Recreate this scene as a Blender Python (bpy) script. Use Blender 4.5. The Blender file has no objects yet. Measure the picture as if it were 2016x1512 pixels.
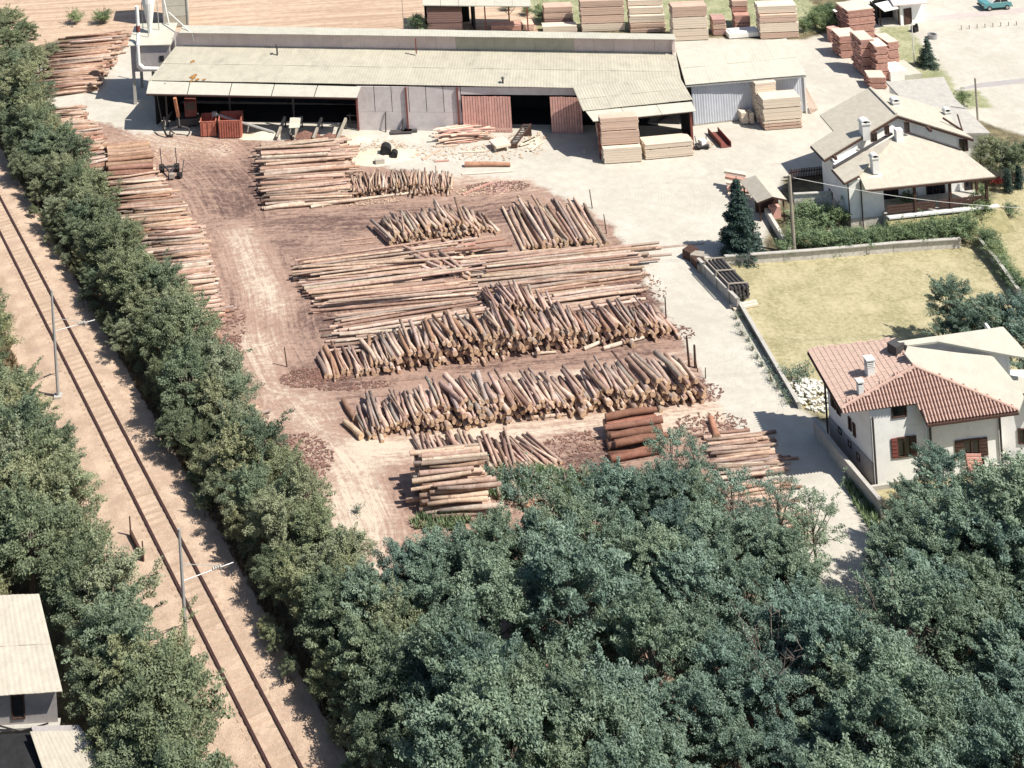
import bpy, math, random
import numpy as np
from mathutils import Vector, Matrix
R = math.radians
random.seed(11); rng = np.random.default_rng(7)
scene = bpy.context.scene
COL = scene.collection

# ------------------------------------------------------------------ camera
ROLL = math.atan(.065); FPX = 2800.; CX, CY = 500., -1065.; CAMH = 69.64
ca, sa = math.cos(ROLL), math.sin(ROLL)
cam = bpy.data.cameras.new('camera'); camo = bpy.data.objects.new('camera', cam); COL.objects.link(camo)
cam.sensor_fit = 'HORIZONTAL'; cam.sensor_width = 36; cam.lens = FPX/2016*36
cam.shift_x = (1008-CX)/2016; cam.shift_y = -(756-CY)/2016
cam.clip_start = 1; cam.clip_end = 3000
camo.matrix_world = Matrix(((ca, sa, 0, 0), (0, 0, -1, 0), (-sa, ca, 0, CAMH), (0, 0, 0, 1)))
scene.camera = camo
# ------------------------------------------------------------------ light
SUN_EL, SUN_AZ = 54., -28.          # azimuth from +X towards -Y: the sun is to the right, a little on the near side
w = bpy.data.worlds.new('World'); scene.world = w; w.use_nodes = True
wn = w.node_tree; bg = wn.nodes['Background']
sky = wn.nodes.new('ShaderNodeTexSky'); sky.sky_type = 'NISHITA'; sky.sun_disc = False
sky.sun_elevation = R(SUN_EL); sky.sun_rotation = R(90-SUN_AZ)
wn.links.new(sky.outputs[0], bg.inputs[0]); bg.inputs[1].default_value = 0.075
sl = bpy.data.lights.new('sun', 'SUN'); sl.energy = 4.6; sl.angle = R(.5); sl.color = (1, .945, .86)
so = bpy.data.objects.new('sun', sl); COL.objects.link(so)
sd = Vector((math.cos(R(SUN_AZ))*math.cos(R(SUN_EL)), math.sin(R(SUN_AZ))*math.cos(R(SUN_EL)), math.sin(R(SUN_EL))))
so.rotation_euler = sd.to_track_quat('Z', 'Y').to_euler(); so.location = (60, 60, 120)
vs = scene.view_settings; vs.view_transform = 'Standard'; vs.look = 'None'; vs.exposure = 0.62; vs.gamma = 1
vs.use_curve_mapping = False

# ------------------------------------------------------------------ survey helpers
def G(px, py, z=0.0):
    "point of the place at height z seen at a survey mark of the photograph"
    dx, dy = (px-CX)/FPX, (py-CY)/FPX
    xw = dx*ca-dy*sa; zd = dx*sa+dy*ca
    Y = (CAMH-z)/zd
    return Vector((xw*Y, Y, z))
def up(p, z): return Vector((p[0], p[1], z))
def lerp(a, b, t): return a+(b-a)*t

# ------------------------------------------------------------------ objects, parts
OFF = {}
def tag(o, label=None, cat=None, group=None, kind=None):
    if label: o['label'] = label
    if cat: o['category'] = cat
    if group: o['group'] = group
    if kind: o['kind'] = kind
    return o
def thing(name, loc, label, cat, group=None):
    o = bpy.data.objects.new(name, None); COL.objects.link(o); o.location = loc; o.empty_display_size = .3
    OFF[o] = Vector(loc); return tag(o, label, cat, group)
def copy_tree(o, loc, rot=0., sc=1., label=None, group=None):
    c = o.copy(); COL.objects.link(c); c.location = loc; c.rotation_euler = (0, 0, rot)
    c.scale = (sc, sc, sc) if not hasattr(sc, '__len__') else sc
    if label: c['label'] = label
    if group: c['group'] = group
    for ch in list(o.children):
        d = ch.copy(); COL.objects.link(d); d.parent = c
        for g in list(ch.children):
            e = g.copy(); COL.objects.link(e); e.parent = d
    return c
class MB:
    def __init__(s): s.v = []; s.f = []; s.m = []
    def add(s, vs_, fs, mi=0):
        k = len(s.v); s.v += [tuple(p) for p in vs_]; s.f += [tuple(i+k for i in f) for f in fs]; s.m += [mi]*len(fs); return s
    def prism(s, bot, top, mi=0):
        n = len(bot)
        fs = [tuple(range(n))[::-1], tuple(range(n, 2*n))]+[(i, (i+1) % n, n+(i+1) % n, n+i) for i in range(n)]
        return s.add(list(bot)+list(top), fs, mi)
    def slab(s, pts, th, mi=0):
        pts = [Vector(p) for p in pts]
        ar = sum(pts[i].x*pts[(i+1) % len(pts)].y-pts[(i+1) % len(pts)].x*pts[i].y for i in range(len(pts)))
        if ar < 0: pts = pts[::-1]
        return s.prism([p-Vector((0, 0, th)) for p in pts], pts, mi)
    def box(s, c, x, y, z, mi=0):
        c, x, y, z = Vector(c), Vector(x)/2, Vector(y)/2, Vector(z)/2
        return s.prism([c-x-y-z, c+x-y-z, c+x+y-z, c-x+y-z], [c-x-y+z, c+x-y+z, c+x+y+z, c-x+y+z], mi)
    def cube(s, c, sx, sy, sz, a=0., mi=0):
        d = Vector((math.cos(a), math.sin(a), 0)); n = Vector((-d.y, d.x, 0))
        return s.box(c, d*sx, n*sy, Vector((0, 0, sz)), mi)
    def bar(s, p, q, w_, h_, mi=0):
        p, q = Vector(p), Vector(q); d = (q-p)
        n = d.cross(Vector((0, 0, 1)))
        n = n.normalized() if n.length > 1e-4 else Vector((1, 0, 0))
        u = n.cross(d).normalized()
        return s.box((p+q)/2, d, n*w_, u*h_, mi) if n.cross(u).dot(d) > 0 else s.box((p+q)/2, d, u*h_, n*w_, mi)
    def tube(s, p, q, r0, r1=None, n=8, mi=0, cap=True):
        p, q = Vector(p), Vector(q); r1 = r0 if r1 is None else r1
        d = (q-p).normalized(); a = d.orthogonal().normalized(); b = d.cross(a)
        ring = lambda c, r: [c+a*(r*math.cos(6.2832*i/n))+b*(r*math.sin(6.2832*i/n)) for i in range(n)]
        fs = [(i, (i+1) % n, n+(i+1) % n, n+i) for i in range(n)]
        if cap: fs += [tuple(range(n))[::-1], tuple(range(n, 2*n))]
        return s.add(ring(p, r0)+ring(q, r1), fs, mi)
    def path(s, pts, r0, r1=None, n=7, mi=0):
        r1 = r0 if r1 is None else r1; k = len(pts)-1
        for i in range(k): s.tube(pts[i], pts[i+1], r0+(r1-r0)*i/k, r0+(r1-r0)*(i+1)/k, n, mi)
        return s
    def build(s, name, mats, parent=None, label=None, kind=None, smooth=False):
        off = OFF.get(parent, Vector((0, 0, 0))) if parent is not None else Vector((0, 0, 0))
        me = bpy.data.meshes.new(name)
        me.from_pydata([(p[0]-off.x, p[1]-off.y, p[2]-off.z) for p in s.v], [], s.f)
        if not isinstance(mats, (list, tuple)): mats = [mats]
        for m in mats: me.materials.append(m)
        if len(mats) > 1: me.polygons.foreach_set('material_index', s.m)
        if smooth: me.polygons.foreach_set('use_smooth', [True]*len(me.polygons))
        me.update()
        o = bpy.data.objects.new(name, me); COL.objects.link(o)
        if parent is not None: o.parent = parent; OFF[o] = off
        return tag(o, label, None, None, kind)

# ------------------------------------------------------------------ materials
class NT:
    def __init__(s, name):
        s.mat = bpy.data.materials.new(name); s.mat.use_nodes = True; s.nt = s.mat.node_tree
        s.b = s.nt.nodes['Principled BSDF']
    def n(s, t, **kw):
        nd = s.nt.nodes.new(t)
        for k, v in kw.items(): setattr(nd, k, v)
        return nd
    def inp(s, nd, i, v):
        if v is None: return
        if hasattr(v, 'links') or hasattr(v, 'is_linked'): s.nt.links.new(v, nd.inputs[i])
        else:
            if isinstance(v, (tuple, list)) and len(v) == 3 and nd.inputs[i].type == 'RGBA': v = (*v, 1)
            nd.inputs[i].default_value = v
    def math(s, op, a, b=None, c=None, clamp=False):
        nd = s.n('ShaderNodeMath', operation=op, use_clamp=clamp)
        for i, v in enumerate((a, b, c)): s.inp(nd, i, v)
        return nd.outputs[0]
    def mix(s, f, a, b, mode='MIX'):
        nd = s.n('ShaderNodeMix', data_type='RGBA', blend_type=mode); nd.clamp_factor = True
        s.inp(nd, 0, f); s.inp(nd, 6, a); s.inp(nd, 7, b); return nd.outputs[2]
    def noise(s, vec=None, scale=1., detail=4, rough=.55, dist=0.):
        nd = s.n('ShaderNodeTexNoise'); s.inp(nd, 'Vector', vec); s.inp(nd, 'Scale', scale); s.inp(nd, 'Detail', detail)
        s.inp(nd, 'Roughness', rough); s.inp(nd, 'Distortion', dist); return nd.outputs[0]
    def ramp(s, v, lo, hi):
        nd = s.n('ShaderNodeMapRange'); nd.interpolation_type = 'SMOOTHSTEP'
        s.inp(nd, 0, v); s.inp(nd, 1, lo); s.inp(nd, 2, hi); return nd.outputs[0]
    def attr(s, name): return s.n('ShaderNodeAttribute', attribute_name=name)
    def pos(s): return s.n('ShaderNodeNewGeometry').outputs['Position']
    def obj(s): return s.n('ShaderNodeTexCoord').outputs['Object']
    def vmul(s, v, m):
        nd = s.n('ShaderNodeVectorMath', operation='MULTIPLY'); s.inp(nd, 0, v); s.inp(nd, 1, m); return nd.outputs[0]
    def comb(s, x, y, z=0.):
        nd = s.n('ShaderNodeCombineXYZ'); s.inp(nd, 0, x); s.inp(nd, 1, y); s.inp(nd, 2, z); return nd.outputs[0]
    def bump(s, h, strength=.4, dist=.05):
        nd = s.n('ShaderNodeBump'); s.inp(nd, 'Height', h); s.inp(nd, 'Strength', strength); s.inp(nd, 'Distance', dist)
        s.nt.links.new(nd.outputs[0], s.b.inputs['Normal'])
    def out(s, col, rough=.8, spec=.25, metal=0.):
        s.inp(s.b, 'Base Color', col); s.inp(s.b, 'Roughness', rough); s.inp(s.b, 'Specular IOR Level', spec); s.inp(s.b, 'Metallic', metal)
        return s.mat
def mk(name, c, var=.18, scale=2.5, rough=.8, bump=0., dirt=None, dirtamt=.5, stretch=(1, 1, 1), orand=0., spec=.25, metal=0., world=True):
    m = NT(name); vec = m.vmul(m.pos() if world else m.obj(), stretch)
    n1 = m.noise(vec, scale, 5, .6); n2 = m.noise(vec, scale*7, 3, .6)
    k = m.math('ADD', m.math('MULTIPLY', n1, .65), m.math('MULTIPLY', n2, .35))
    f = m.ramp(k, .3, .7)
    lo = tuple(x*(1-var) for x in c); hi = tuple(min(1, x*(1+var)) for x in c)
    col = m.mix(f, lo, hi)
    if dirt: col = m.mix(m.math('MULTIPLY', m.ramp(m.noise(vec, scale*.6, 6, .7, .6), .5, .72), dirtamt), col, dirt)
    if orand:
        r = m.n('ShaderNodeObjectInfo').outputs['Random']
        g = m.math('MULTIPLY_ADD', r, 2*orand, 1-orand)
        col = m.mix(1., col, m.comb(g, g, g), 'MULTIPLY')
    if bump: m.bump(k, bump, .05)
    return m.out(col, rough, spec, metal)
M = {}
M['pale_roof'] = mk('fibre_cement_roof', (.42, .392, .315), .10, 1.1, .8, .15, (.29, .27, .225), .6, orand=.035)
M['pale_roof2'] = mk('light_fibre_cement', (.475, .455, .38), .08, 1.3, .8, .12, (.36, .34, .29), .45, orand=.03)
M['villa_roof'] = mk('beige_slate_roof', (.46, .42, .345), .10, 2.2, .85, .3, (.35, .315, .265), .45)
M['rust_roof'] = mk('rusty_roof_patch', (.3, .16, .05), .4, 6, .9)
M['white_wall'] = mk('white_render', (.85, .84, .80), .06, 1.2, .85, .1, (.5, .49, .46), .35)
M['grey_wall'] = mk('grey_render', (.36, .33, .32), .10, 1.1, .85, .2, (.22, .2, .2), .5)
M['stone_wall'] = mk('stone_wall', (.54, .51, .46), .25, 4, .9, .5, (.25, .23, .2), .4)
M['pink_sheet'] = mk('pinkish_translucent_sheet', (.62, .51, .475), .10, .8, .7, .1, (.45, .37, .35), .5, orand=.06)
M['blue_sheet'] = mk('blue_grey_sheet', (.50, .52, .56), .08, 1., .6, .1, (.34, .35, .37), .4, orand=.05)
M['shed_wall'] = mk('pale_shed_render', (.58, .53, .52), .10, 1.1, .85, .2, (.38, .34, .33), .5)
M['red_door'] = mk('faded_red_boards', (.66, .37, .31), .15, 1.6, .8, .2, (.48, .27, .23), .5, orand=.1)
M['red_paint'] = mk('red_oxide_paint', (.19, .062, .05), .2, 4, .7)
M['orange_steel'] = mk('orange_steel', (.42, .15, .105), .2, 2.5, .6, .1, (.22, .08, .05), .6)
M['boom'] = mk('worn_orange_paint', (.52, .24, .13), .2, 3, .6)
M['dark'] = mk('interior_shade_black', (.022, .022, .024), .3, 2, .9)  # near-black: shade of open interiors painted in, also used on small dark parts
M['glass'] = mk('window_glass', (.012, .014, .018), .2, 2, .12, spec=.5)
M['brown'] = mk('dark_brown_wood', (.075, .042, .032), .25, 5, .75)
M['steel'] = mk('galvanised_steel', (.38, .38, .37), .12, 3, .5, metal=.3)
M['darksteel'] = mk('dark_steel', (.07, .065, .065), .2, 4, .6)
M['concrete'] = mk('weathered_concrete', (.43, .41, .37), .12, 2., .9, .2, (.28, .27, .24), .5)
M['rail'] = mk('rusty_rail', (.055, .028, .025), .25, 5, .6)
M['sleeper'] = mk('concrete_sleeper', (.40, .30, .22), .12, 4, .9, orand=.1)
M['rubber'] = mk('tyre_rubber', (.02, .02, .02), .2, 4, .8)
M['white_paint'] = mk('white_paint', (.75, .74, .70), .05, 2, .6)
M['tarp'] = mk('white_sheeting', (.76, .75, .7), .06, 1, .6)
M['lum_pale'] = mk('fresh_sawn_timber', (.68, .575, .455), .10, 2, .8, .1, stretch=(.4, .4, 6), orand=.08)
M['lum_tan'] = mk('tan_sawn_timber', (.58, .42, .325), .12, 2, .8, .1, stretch=(.4, .4, 6), orand=.10)
M['lum_pink'] = mk('pinkish_sawn_timber', (.44, .275, .235), .14, 2, .8, .1, stretch=(.4, .4, 6), orand=.10)
M['lum_red'] = mk('reddish_sawn_timber', (.50, .285, .225), .2, 3, .8, .1, orand=.12)
M['pole_wood'] = mk('weathered_pole', (.33, .29, .24), .15, 3, .85)
M['rubble'] = mk('pale_rubble', (.6, .58, .52), .2, 3, .9)
M['sawdust'] = mk('sawdust', (.62, .55, .42), .12, 3, .95, .3)
M['bark'] = mk('tree_bark', (.19, .155, .125), .3, 6, .9, .4)
M['twig'] = mk('dry_twigs', (.24, .19, .16), .2, 6, .9)
M['teal'] = mk('teal_car_paint', (.10, .27, .28), .05, 2, .3, spec=.5)
M['flower'] = mk('red_flowers', (.4, .07, .06), .3, 9, .8)

def log_mat(name, attr):
    m = NT(name)
    if attr: tint = m.attr('tint').outputs['Color']; rnd = m.noise(m.pos(), .7, 1)
    else: tint = m.n('ShaderNodeObjectInfo').outputs['Color']; rnd = m.n('ShaderNodeObjectInfo').outputs['Random']
    p = m.pos()
    n1 = m.noise(p, 1.6, 5, .65, .5); n2 = m.noise(p, 11, 4, .65)
    k = m.math('ADD', m.math('MULTIPLY', n1, .6), m.math('MULTIPLY', n2, .4))
    col = m.mix(m.ramp(k, .36, .68), m.mix(1., tint, (.66, .58, .54), 'MULTIPLY'), tint)
    col = m.mix(m.math('MULTIPLY', m.ramp(m.noise(p, 2.3, 5, .7, 1.), .56, .66), .55), col, (.13, .075, .055))
    m.bump(k, .35, .04)
    return m.out(col, .85, .2)
def end_mat(name, attr):
    m = NT(name)
    tint = m.attr('tint').outputs['Color'] if attr else m.n('ShaderNodeObjectInfo').outputs['Color']
    n1 = m.noise(m.pos(), 6, 4, .65)
    col = m.mix(.65, tint, (.78, .56, .36)); col = m.mix(m.ramp(n1, .35, .7), m.mix(1., col, (.62, .55, .5), 'MULTIPLY'), col)
    return m.out(col, .9, .15)
M['log'] = log_mat('peeled_log', False); M['logend'] = end_mat('sawn_log_end', False)
M['logs'] = log_mat('peeled_logs', True); M['logends'] = end_mat('sawn_log_ends', True)

def leaf_mat(name, dark, light, dry=(.20, .19, .10), dryamt=.12):
    m = NT(name)
    a = m.attr('leaf').outputs['Fac']; r = m.n('ShaderNodeObjectInfo').outputs['Random']
    col = m.mix(a, dark, light)
    g = m.math('MULTIPLY_ADD', r, .5, .75); col = m.mix(1., col, m.comb(g, g, g), 'MULTIPLY')
    col = m.mix(m.math('MULTIPLY', m.ramp(r, .35, 1.), dryamt*2), col, dry)
    r2 = m.math('FRACT', m.math('MULTIPLY', r, 7.31)); col = m.mix(1., col, m.mix(r2, (.93, 1., 1.05), (1.05, 1.02, .90)), 'MULTIPLY')
    d = m.out(col, .6, .25)
    tr = m.n('ShaderNodeBsdfTranslucent'); m.inp(tr, 0, m.mix(1., col, (1.1, 1.25, .7), 'MULTIPLY'))
    mx = m.n('ShaderNodeMixShader'); m.inp(mx, 0, .16)
    m.nt.links.new(m.b.outputs[0], mx.inputs[1]); m.nt.links.new(tr.outputs[0], mx.inputs[2])
    m.nt.links.new(mx.outputs[0], m.nt.nodes['Material Output'].inputs[0])
    return m.mat
M['leaf'] = leaf_mat('acacia_leaves', (.07, .115, .09), (.265, .35, .275))
M['leaf_rail'] = leaf_mat('railside_leaves', (.09, .12, .075), (.27, .315, .195), (.32, .28, .18), .2)
M['leaf_dark'] = leaf_mat('dark_conifer_needles', (.025, .05, .045), (.09, .14, .12), (.06, .08, .06))
M['leaf_hedge'] = leaf_mat('garden_leaves', (.09, .14, .075), (.28, .35, .19))

# ------------------------------------------------------------------ ground
def W(pts): return np.array([[*G(x, y)[:2]] for x, y in pts])
def sdist(P, poly):
    n = len(poly); d = np.full(len(P), 1e9); ins = np.zeros(len(P), bool)
    for i in range(n):
        a, b = poly[i], poly[(i+1) % n]; e = b-a
        t = np.clip(((P-a)@e)/(e@e), 0, 1); q = a+t[:, None]*e
        d = np.minimum(d, np.hypot(*(P-q).T))
        c = (a[1] > P[:, 1]) != (b[1] > P[:, 1])
        with np.errstate(divide='ignore', invalid='ignore'):
            xi = (b[0]-a[0])*(P[:, 1]-a[1])/(b[1]-a[1])+a[0]
        ins ^= c & (P[:, 0] < xi)
    return np.where(ins, d, -d)
def sline(P, pl):
    "distance to a polyline, signed offset and arc length"
    best = np.full(len(P), 1e9); u = np.zeros(len(P)); v = np.zeros(len(P)); s0 = 0.
    for a, b in zip(pl[:-1], pl[1:]):
        e = b-a; L = math.hypot(*e); t = np.clip(((P-a)@e)/(L*L), 0, 1); q = a+t[:, None]*e
        dd = np.hypot(*(P-q).T); k = dd < best
        sg = (P[:, 0]-a[0])*e[1]-(P[:, 1]-a[1])*e[0]
        best = np.where(k, dd, best); u = np.where(k, s0+t*L, u); v = np.where(k, np.sign(sg)*dd, v); s0 += L
    return best, u, v
def axis(lo, hi, st, far): return np.array([-far, -far*.45, lo-60]+list(np.arange(lo, hi+st/2, st))+[hi+60, far*.6, far])
xs = axis(-62., 112., .5, 900.); ys = np.array([-300., -60., 20.]+list(np.arange(62., 226., .5))+[290., 450., 1200.])
GX, GY = np.meshgrid(xs, ys); P = np.stack([GX.ravel(), GY.ravel()], 1)
YARD = W([(205, 240), (262, 262), (480, 268), (520, 275), (690, 285), (770, 330), (890, 345), (1040, 352), (1100, 385), (1205, 440), (1245, 510), (1325, 640),
          (1400, 770), (1475, 890), (1545, 1010), (1600, 1150), (1640, 1400), (1000, 1560), (720, 1300), (560, 960), (430, 700), (300, 470), (200, 330), (150, 240)])
PAVE = np.array([G(105, 215)[:2], G(60, 130)[:2], G(200, 75)[:2], G(760, 62)[:2], G(1580, 78)[:2], G(1640, 60)[:2], [95, 215], [130, 160], G(2016, 268)[:2], G(1905, 230)[:2], G(1990, 335)[:2], G(1980, 300)[:2], G(1880, 215)[:2],
          G(1600, 345)[:2], G(1545, 350)[:2], G(1500, 500)[:2], G(1395, 512)[:2], G(1470, 640)[:2], G(1575, 805)[:2], G(1640, 840)[:2], G(1720, 985)[:2], G(1745, 1060)[:2], G(1715, 1200)[:2],
          G(1660, 1210)[:2], G(1000, 1200)[:2], G(500, 700)[:2], G(250, 280)[:2]])
FIELD = np.array([G(40, 100)[:2], G(150, 70)[:2], G(250, 72)[:2], G(380, 60)[:2], G(1060, 66)[:2], [42, 235], [-80, 235], [-80, 175]])
GREEN = np.array([G(1060, 58)[:2], G(1580, 66)[:2], G(1650, 55)[:2], [62, 240], [30, 240]])
LAWN = W([(1400, 512), (1890, 478), (1930, 470), (2010, 580), (2100, 720), (1640, 830), (1575, 800)])
GARDEN = W([(1560, 420), (1640, 440), (1700, 430), (1950, 398), (1985, 330), (2080, 330), (2140, 560), (2010, 580), (1930, 475), (1600, 500)])
GRASS2 = W([(1730, 52), (1785, 50), (1880, 165), (1895, 215), (1850, 175), (1775, 160), (1745, 95)])
GRASS3 = W([(1880, 180), (1925, 175), (1955, 212), (1905, 215)])
LAWN2 = W([(1700, 965), (1760, 955), (2100, 930), (2100, 1010), (1740, 1050)])
wy, wp, wf = sdist(P, YARD), sdist(P, PAVE), sdist(P, FIELD)
wg = np.maximum(sdist(P, GREEN), np.maximum(sdist(P, GRASS2), sdist(P, GRASS3)))
wl = np.maximum.reduce([sdist(P, LAWN), sdist(P, GARDEN), sdist(P, LAWN2)])
TR = [W(t) for t in ([(230, 262), (330, 300), (400, 370), (455, 470), (490, 570), (505, 670), (545, 750), (610, 830), (680, 930), (725, 1040), (740, 1200)],
                     [(420, 440), (600, 432), (900, 425), (1180, 380)], [(560, 770), (680, 760), (1000, 735), (1420, 690)],
                     [(600, 850), (760, 870), (1000, 850), (1480, 795)], [(330, 285), (420, 300), (480, 360), (520, 440), (640, 440)])]
bd = np.full(len(P), 1e9); tu = np.zeros(len(P)); tv = np.zeros(len(P))
for i, t in enumerate(TR):
    d_, u_, v_ = sline(P, t); k = d_ < bd; bd = np.where(k, d_, bd); tu = np.where(k, u_+i*50, tu); tv = np.where(k, v_, tv)
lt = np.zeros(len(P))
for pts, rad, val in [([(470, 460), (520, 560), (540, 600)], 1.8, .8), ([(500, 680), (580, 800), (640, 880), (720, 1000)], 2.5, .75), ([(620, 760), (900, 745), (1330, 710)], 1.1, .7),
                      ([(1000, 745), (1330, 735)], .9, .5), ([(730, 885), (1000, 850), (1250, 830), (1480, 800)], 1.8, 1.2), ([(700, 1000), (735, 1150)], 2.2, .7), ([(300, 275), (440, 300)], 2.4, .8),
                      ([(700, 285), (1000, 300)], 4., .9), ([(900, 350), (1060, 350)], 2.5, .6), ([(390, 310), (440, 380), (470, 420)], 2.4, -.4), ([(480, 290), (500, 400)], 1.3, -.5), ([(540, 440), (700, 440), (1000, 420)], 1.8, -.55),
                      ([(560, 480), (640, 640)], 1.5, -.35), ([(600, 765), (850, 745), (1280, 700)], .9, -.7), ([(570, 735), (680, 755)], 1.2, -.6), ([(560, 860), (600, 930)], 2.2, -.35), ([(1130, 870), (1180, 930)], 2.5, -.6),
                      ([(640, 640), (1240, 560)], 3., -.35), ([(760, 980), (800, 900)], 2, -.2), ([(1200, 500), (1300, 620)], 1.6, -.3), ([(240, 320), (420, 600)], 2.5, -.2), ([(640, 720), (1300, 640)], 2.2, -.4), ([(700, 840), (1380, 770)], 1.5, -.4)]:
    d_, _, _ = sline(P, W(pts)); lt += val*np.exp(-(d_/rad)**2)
nx, ny = len(xs), len(ys)
ii = (np.arange(ny-1)[:, None]*nx+np.arange(nx-1)[None]).ravel()
FQ = np.stack([ii, ii+1, ii+nx+1, ii+nx], 1)
def fm(a): return a[FQ].mean(1)
cls = np.full(len(FQ), 0)
cls[fm(wp) > 0] = 1; cls[fm(wy) > 0] = 2; cls[fm(wf) > 0] = 3; cls[fm(wg) > 0] = 4; cls[fm(wl) > 0] = 5
def ground_mat():
    m = NT('ground_surfaces'); p = m.pos()
    big = m.noise(p, .22, 5, .6); mid = m.noise(p, 1.1, 6, .65); fine = m.noise(p, 7, 4, .7)
    A = lambda n: m.attr(n).outputs['Fac']
    wob = m.math('MULTIPLY', m.math('SUBTRACT', m.noise(p, .8, 6, .7), .5), 3.2)
    st = m.noise(m.comb(m.math('MULTIPLY', A('tu'), .16), m.math('MULTIPLY', A('tv'), 2.6)), 1., 4, .6, .5)
    st2 = m.noise(m.comb(m.math('MULTIPLY', A('tu'), .5), m.math('MULTIPLY', A('tv'), 5.5), 3.), 1., 5, .7, 1.2)
    k = m.math('ADD', m.math('MULTIPLY', big, .25), m.math('MULTIPLY', mid, .35))
    k = m.math('ADD', k, m.math('MULTIPLY', st, .75)); k = m.math('ADD', k, m.math('MULTIPLY', st2, .6)); k = m.math('SUBTRACT', k, .2)
    wv = m.n('ShaderNodeVectorMath', operation='ADD'); nz = m.n('ShaderNodeTexNoise'); m.inp(nz, 'Vector', p); m.inp(nz, 'Scale', .13); m.inp(nz, 'Detail', 2.)
    m.inp(wv, 0, p); m.inp(wv, 1, m.vmul(nz.outputs['Color'], (8., 8., 0.)))
    st3 = m.noise(m.vmul(wv.outputs[0], (.35, 3.2, 0)), 1., 5, .65, .4)
    k = m.math('ADD', k, m.math('MULTIPLY', m.math('SUBTRACT', st3, .5), .55)); k = m.math('ADD', k, m.math('MULTIPLY', m.math('SUBTRACT', m.noise(p, 2.6, 6, .75), .5), .8))
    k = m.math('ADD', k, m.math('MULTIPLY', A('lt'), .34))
    dirt = m.mix(m.ramp(k, .46, .86), (.115, .072, .062), (.34, .23, .18))
    dirt = m.mix(m.ramp(k, .84, 1.22), dirt, (.55, .465, .37))
    dirt = m.mix(m.math('MULTIPLY', m.ramp(fine, .56, .75), .35), dirt, (.13, .075, .06))
    dirt = m.mix(m.math('MULTIPLY', m.ramp(st2, .56, .64), .45), dirt, (.12, .078, .068)); dirt = m.mix(m.math('MULTIPLY', m.ramp(st2, .40, .33), .4), dirt, (.56, .46, .36))
    conc = m.mix(m.ramp(m.math('ADD', m.math('MULTIPLY', big, .5), m.math('MULTIPLY', mid, .5)), .35, .7), (.44, .41, .35), (.545, .515, .45))
    conc = m.mix(m.math('MULTIPLY', m.ramp(m.noise(p, .5, 7, .7, 1.), .55, .75), .3), conc, (.38, .335, .28))
    verge = m.mix(m.ramp(m.math('ADD', m.math('MULTIPLY', mid, .6), m.math('MULTIPLY', fine, .4)), .4, .62), (.10, .085, .055), (.22, .19, .11))
    fur = m.noise(m.vmul(p, (.04, 1.0, 0)), 1.5, 4, .6, .2)
    fld = m.mix(m.ramp(m.math('ADD', m.math('MULTIPLY', fur, .7), m.math('MULTIPLY', mid, .3)), .38, .64), (.38, .265, .19), (.55, .42, .31))
    gf = m.math('ADD', m.math('MULTIPLY', m.noise(p, .45, 6, .7), .5), m.math('MULTIPLY', m.noise(p, 3.2, 5, .75), .5))
    grn = m.mix(m.ramp(gf, .4, .62), (.21, .23, .12), (.40, .385, .245))
    lwn = m.mix(m.ramp(gf, .38, .62), (.255, .235, .125), (.45, .40, .25))
    lwn = m.mix(m.math('MULTIPLY', m.ramp(m.noise(m.vmul(p, (1., 2.2, 0)), 2.4, 5, .75), .48, .66), .7), lwn, (.47, .40, .26))
    col = verge
    for wgt, c, wb in (('wp', conc, .35), ('wy', dirt, 1.), ('wf', fld, .6), ('wg', grn, .8), ('wl', lwn, .25)):
        f = m.ramp(m.math('ADD', A(wgt), m.math('MULTIPLY', wob, wb)), -.35, .45); col = m.mix(f, col, c)
    m.bump(m.math('ADD', m.math('MULTIPLY', k, .8), m.math('MULTIPLY', fine, .5)), .5, .10)
    return m.out(col, .93, .12)
M['ground'] = ground_mat()
def soft(a, c): return np.clip(a, -c, c)
for ci, (nm, knd) in enumerate([('verge', 'structure'), ('concrete_pavement', 'structure'), ('yard_ground', 'structure'), ('ploughed_field', 'structure'), ('meadow', 'structure'), ('lawn', 'structure')]):
    fq = FQ[cls == ci]; used, inv = np.unique(fq, return_inverse=True); fq = inv.reshape(-1, 4)
    me = bpy.data.meshes.new(nm); me.from_pydata([(x, y, 0.) for x, y in P[used]], [], fq.tolist())
    for an, arr in (('wp', soft(wp, 4)), ('wy', soft(wy, 4)), ('wf', soft(wf, 4)), ('wg', soft(wg, 4)), ('wl', soft(wl, 4)), ('lt', lt), ('tu', tu), ('tv', tv)):
        me.attributes.new(an, 'FLOAT', 'POINT').data.foreach_set('value', arr[used].astype(np.float32))
    me.materials.append(M['ground']); o = bpy.data.objects.new(nm, me); COL.objects.link(o); tag(o, kind=knd)

# ------------------------------------------------------------------ railway
rA, rB = (G(18.6, 500)+G(55.9, 500))/2, (G(441, 1343)+G(499, 1343))/2
rd = (rB-rA).normalized(); rn = Vector((-rd.y, rd.x, 0))            # rn points to the yard side
if rn.x < 0: rn = -rn
def rp(s, o, z=0.): return rA+rd*s+rn*o+Vector((0, 0, z))
mb_m = NT('railway_ballast'); p = mb_m.pos()
k = mb_m.math('ADD', mb_m.math('MULTIPLY', mb_m.noise(p, .7, 5, .6), .5), mb_m.math('MULTIPLY', mb_m.noise(p, 9, 4, .75), .5))
c = mb_m.mix(mb_m.ramp(k, .36, .66), (.40, .29, .215), (.62, .475, .355))
c = mb_m.mix(mb_m.math('MULTIPLY', mb_m.ramp(mb_m.noise(p, .35, 6, .7, .8), .5, .66), .5), c, (.42, .30, .235))
mb_m.bump(mb_m.noise(p, 14, 3, .8), .9, .06); M['ballast'] = mb_m.out(c, .95, .1)
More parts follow.
